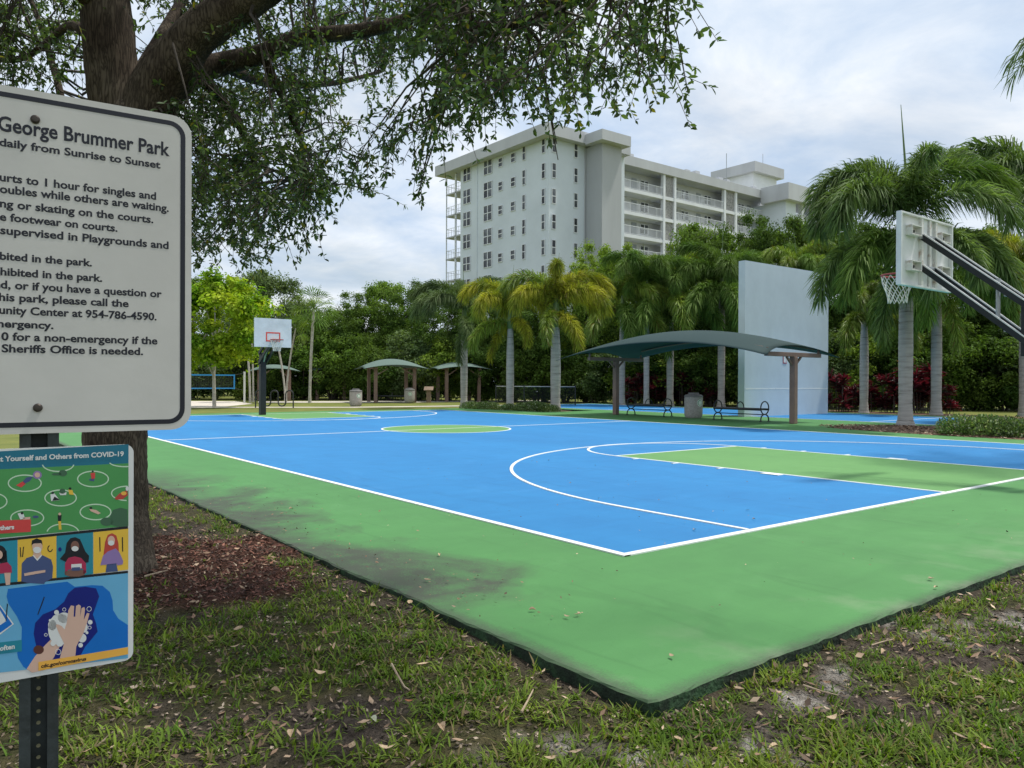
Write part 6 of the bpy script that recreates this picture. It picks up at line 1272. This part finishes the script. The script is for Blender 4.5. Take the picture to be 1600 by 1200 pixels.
# ------------------------------------------------------------------ small things lying about
M['dead_leaf'] = pm('dead_leaf', (0.50, 0.38, 0.25), (0.32, 0.22, 0.13), 9, .7, isl=.2, rnd=.3); M['pale_leaf'] = pm('pale_leaf', (0.55, 0.56, 0.42), (0.42, 0.44, 0.3), 9, .7); M['red_leaf'] = pm('red_leaf', (0.33, 0.11, 0.04), (0.2, 0.07, 0.03), 9, .7)
def leaf_shape(seed, fold, curl):
    rg = np.random.RandomState(seed); n = 7; vs = []; b = MB()
    for i in range(n):
        q = i / (n - 1); w = .24 * math.sin(PI * q ** .8) ** .9 + .004; z = curl * (q - .5) ** 2 * 2
        vs += [(q - .5, -w, z + fold * w), (q - .5, 0, z), (q - .5, w, z + fold * w * (1 + .3 * rg.rand()))]
    for i in range(n - 1):
        for j in range(2): a = i * 3 + j; b.f.append((a, a + 3, a + 4, a + 1)); b.m.append(0)
    b.v = vs; o = b.build('fallen_leaf', M['dead_leaf'], smooth=True); me = o.data; D.objects.remove(o); return me
LSH = [leaf_shape(1, .5, .25), leaf_shape(2, .9, -.2), leaf_shape(3, .2, .4)]
lf = [(550, 1160, .075, 0, 'broad tan dead leaf lying in the grass at the bottom', 'dead_leaf', None), (583, 1116, .06, 0, 'pale green fallen leaf in the grass near the bottom', 'pale_leaf', None), (640, 1091, .05, 0, 'rusty red fallen leaf in the shaded grass', 'red_leaf', None)]
for u, v in ((372, 985), (520, 1010), (367, 1010), (300, 1075), (430, 1078), (605, 1165), (660, 1040), (688, 952), (583, 950), (640, 945), (455, 1140), (500, 1050), (735, 1012), (690, 1130), (860, 1180), (1060, 1150), (1210, 1165), (1300, 1120), (1420, 1130), (1530, 1090), (1590, 1000), (1500, 1150), (1380, 1020), (1258, 1040), (1155, 1075)):
    lf.append((u, v, .055, 0, 'curled tan dead leaf in the grass ' + ('left of the slab corner' if u < 1000 else 'right of the slab corner'), 'dead_leaf', 'dead leaves in the grass left of the slab' if u < 1000 else 'dead leaves in the grass right of the slab'))
for u, v in ((832, 953), (886, 964), (902, 961), (1178, 811), (1168, 797), (668, 907), (687, 867), (1050, 1026), (1455, 905), (1462, 918), (1085, 828), (440, 803), (455, 795)):
    bl = (u, v) in ((1178, 811), (1168, 797), (1085, 828)); lf.append((u, v, .045, 1, 'small dead leaf lying on the ' + ('blue' if bl else 'green') + ' court paint', 'dead_leaf', 'dead leaves lying on the ' + ('blue' if bl else 'green') + ' paint'))
rg = np.random.RandomState(9)
for i, (u, v, s_, on, lab, m_, g_) in enumerate(lf):
    p = gz(u, v, .012 if on else GZ + .035); z = .014 if on else float(gh(np.array([p[0]]), np.array([p[1]]))[0]) + .035
    o = put(D.objects.new('fallen_leaf', LSH[i % 3])); o.location = (p[0], p[1], z + (.002 if on else 0)); s_ *= rg.uniform(.8, 1.25); o.scale = (s_,) * 3; o.rotation_euler = (rg.uniform(-.2, .2), rg.uniform(-.15, .15), rg.rand() * 6.28)
    o.material_slots[0].link = 'OBJECT'; o.material_slots[0].material = M[m_]; tag(o, lab, 'leaf', g_)
M['dry_stick'] = pm('dry_stick', (0.46, 0.37, 0.26), (0.3, 0.22, 0.15), 14, .8)
for path, r_, lab in (([(612, 1040), (622, 1058), (632, 1070), (640, 1075)], .006, 'pale curved dry stick in the shaded grass'), ([(815, 1112), (824, 1095), (833, 1077)], .006, 'straight pale dry blade sticking up near the slab corner'), ([(1255, 1068), (1285, 1078), (1310, 1081)], .004, 'dark thin twig on the sandy soil right of the slab corner'), ([(1362, 1010), (1375, 1003), (1397, 998)], .004, 'short twig by the slab edge at right'), ([(226, 905), (250, 900), (262, 897)], .008, 'pale stick lying on the mulch beside the tree')):
    P_ = [];
    for u, v in path: p = gz(u, v, GZ + .03); P_.append((p[0], p[1], float(gh(np.array([p[0]]), np.array([p[1]]))[0]) + .035))
    c0 = np.array(P_[0]); o = MB().tube([np.array(q) - c0 for q in P_], np.linspace(r_, r_ * .5, len(P_)), 6).build('dry_twig', M['dry_stick'], smooth=True); o.location = tuple(c0); tag(o, lab, 'twig')
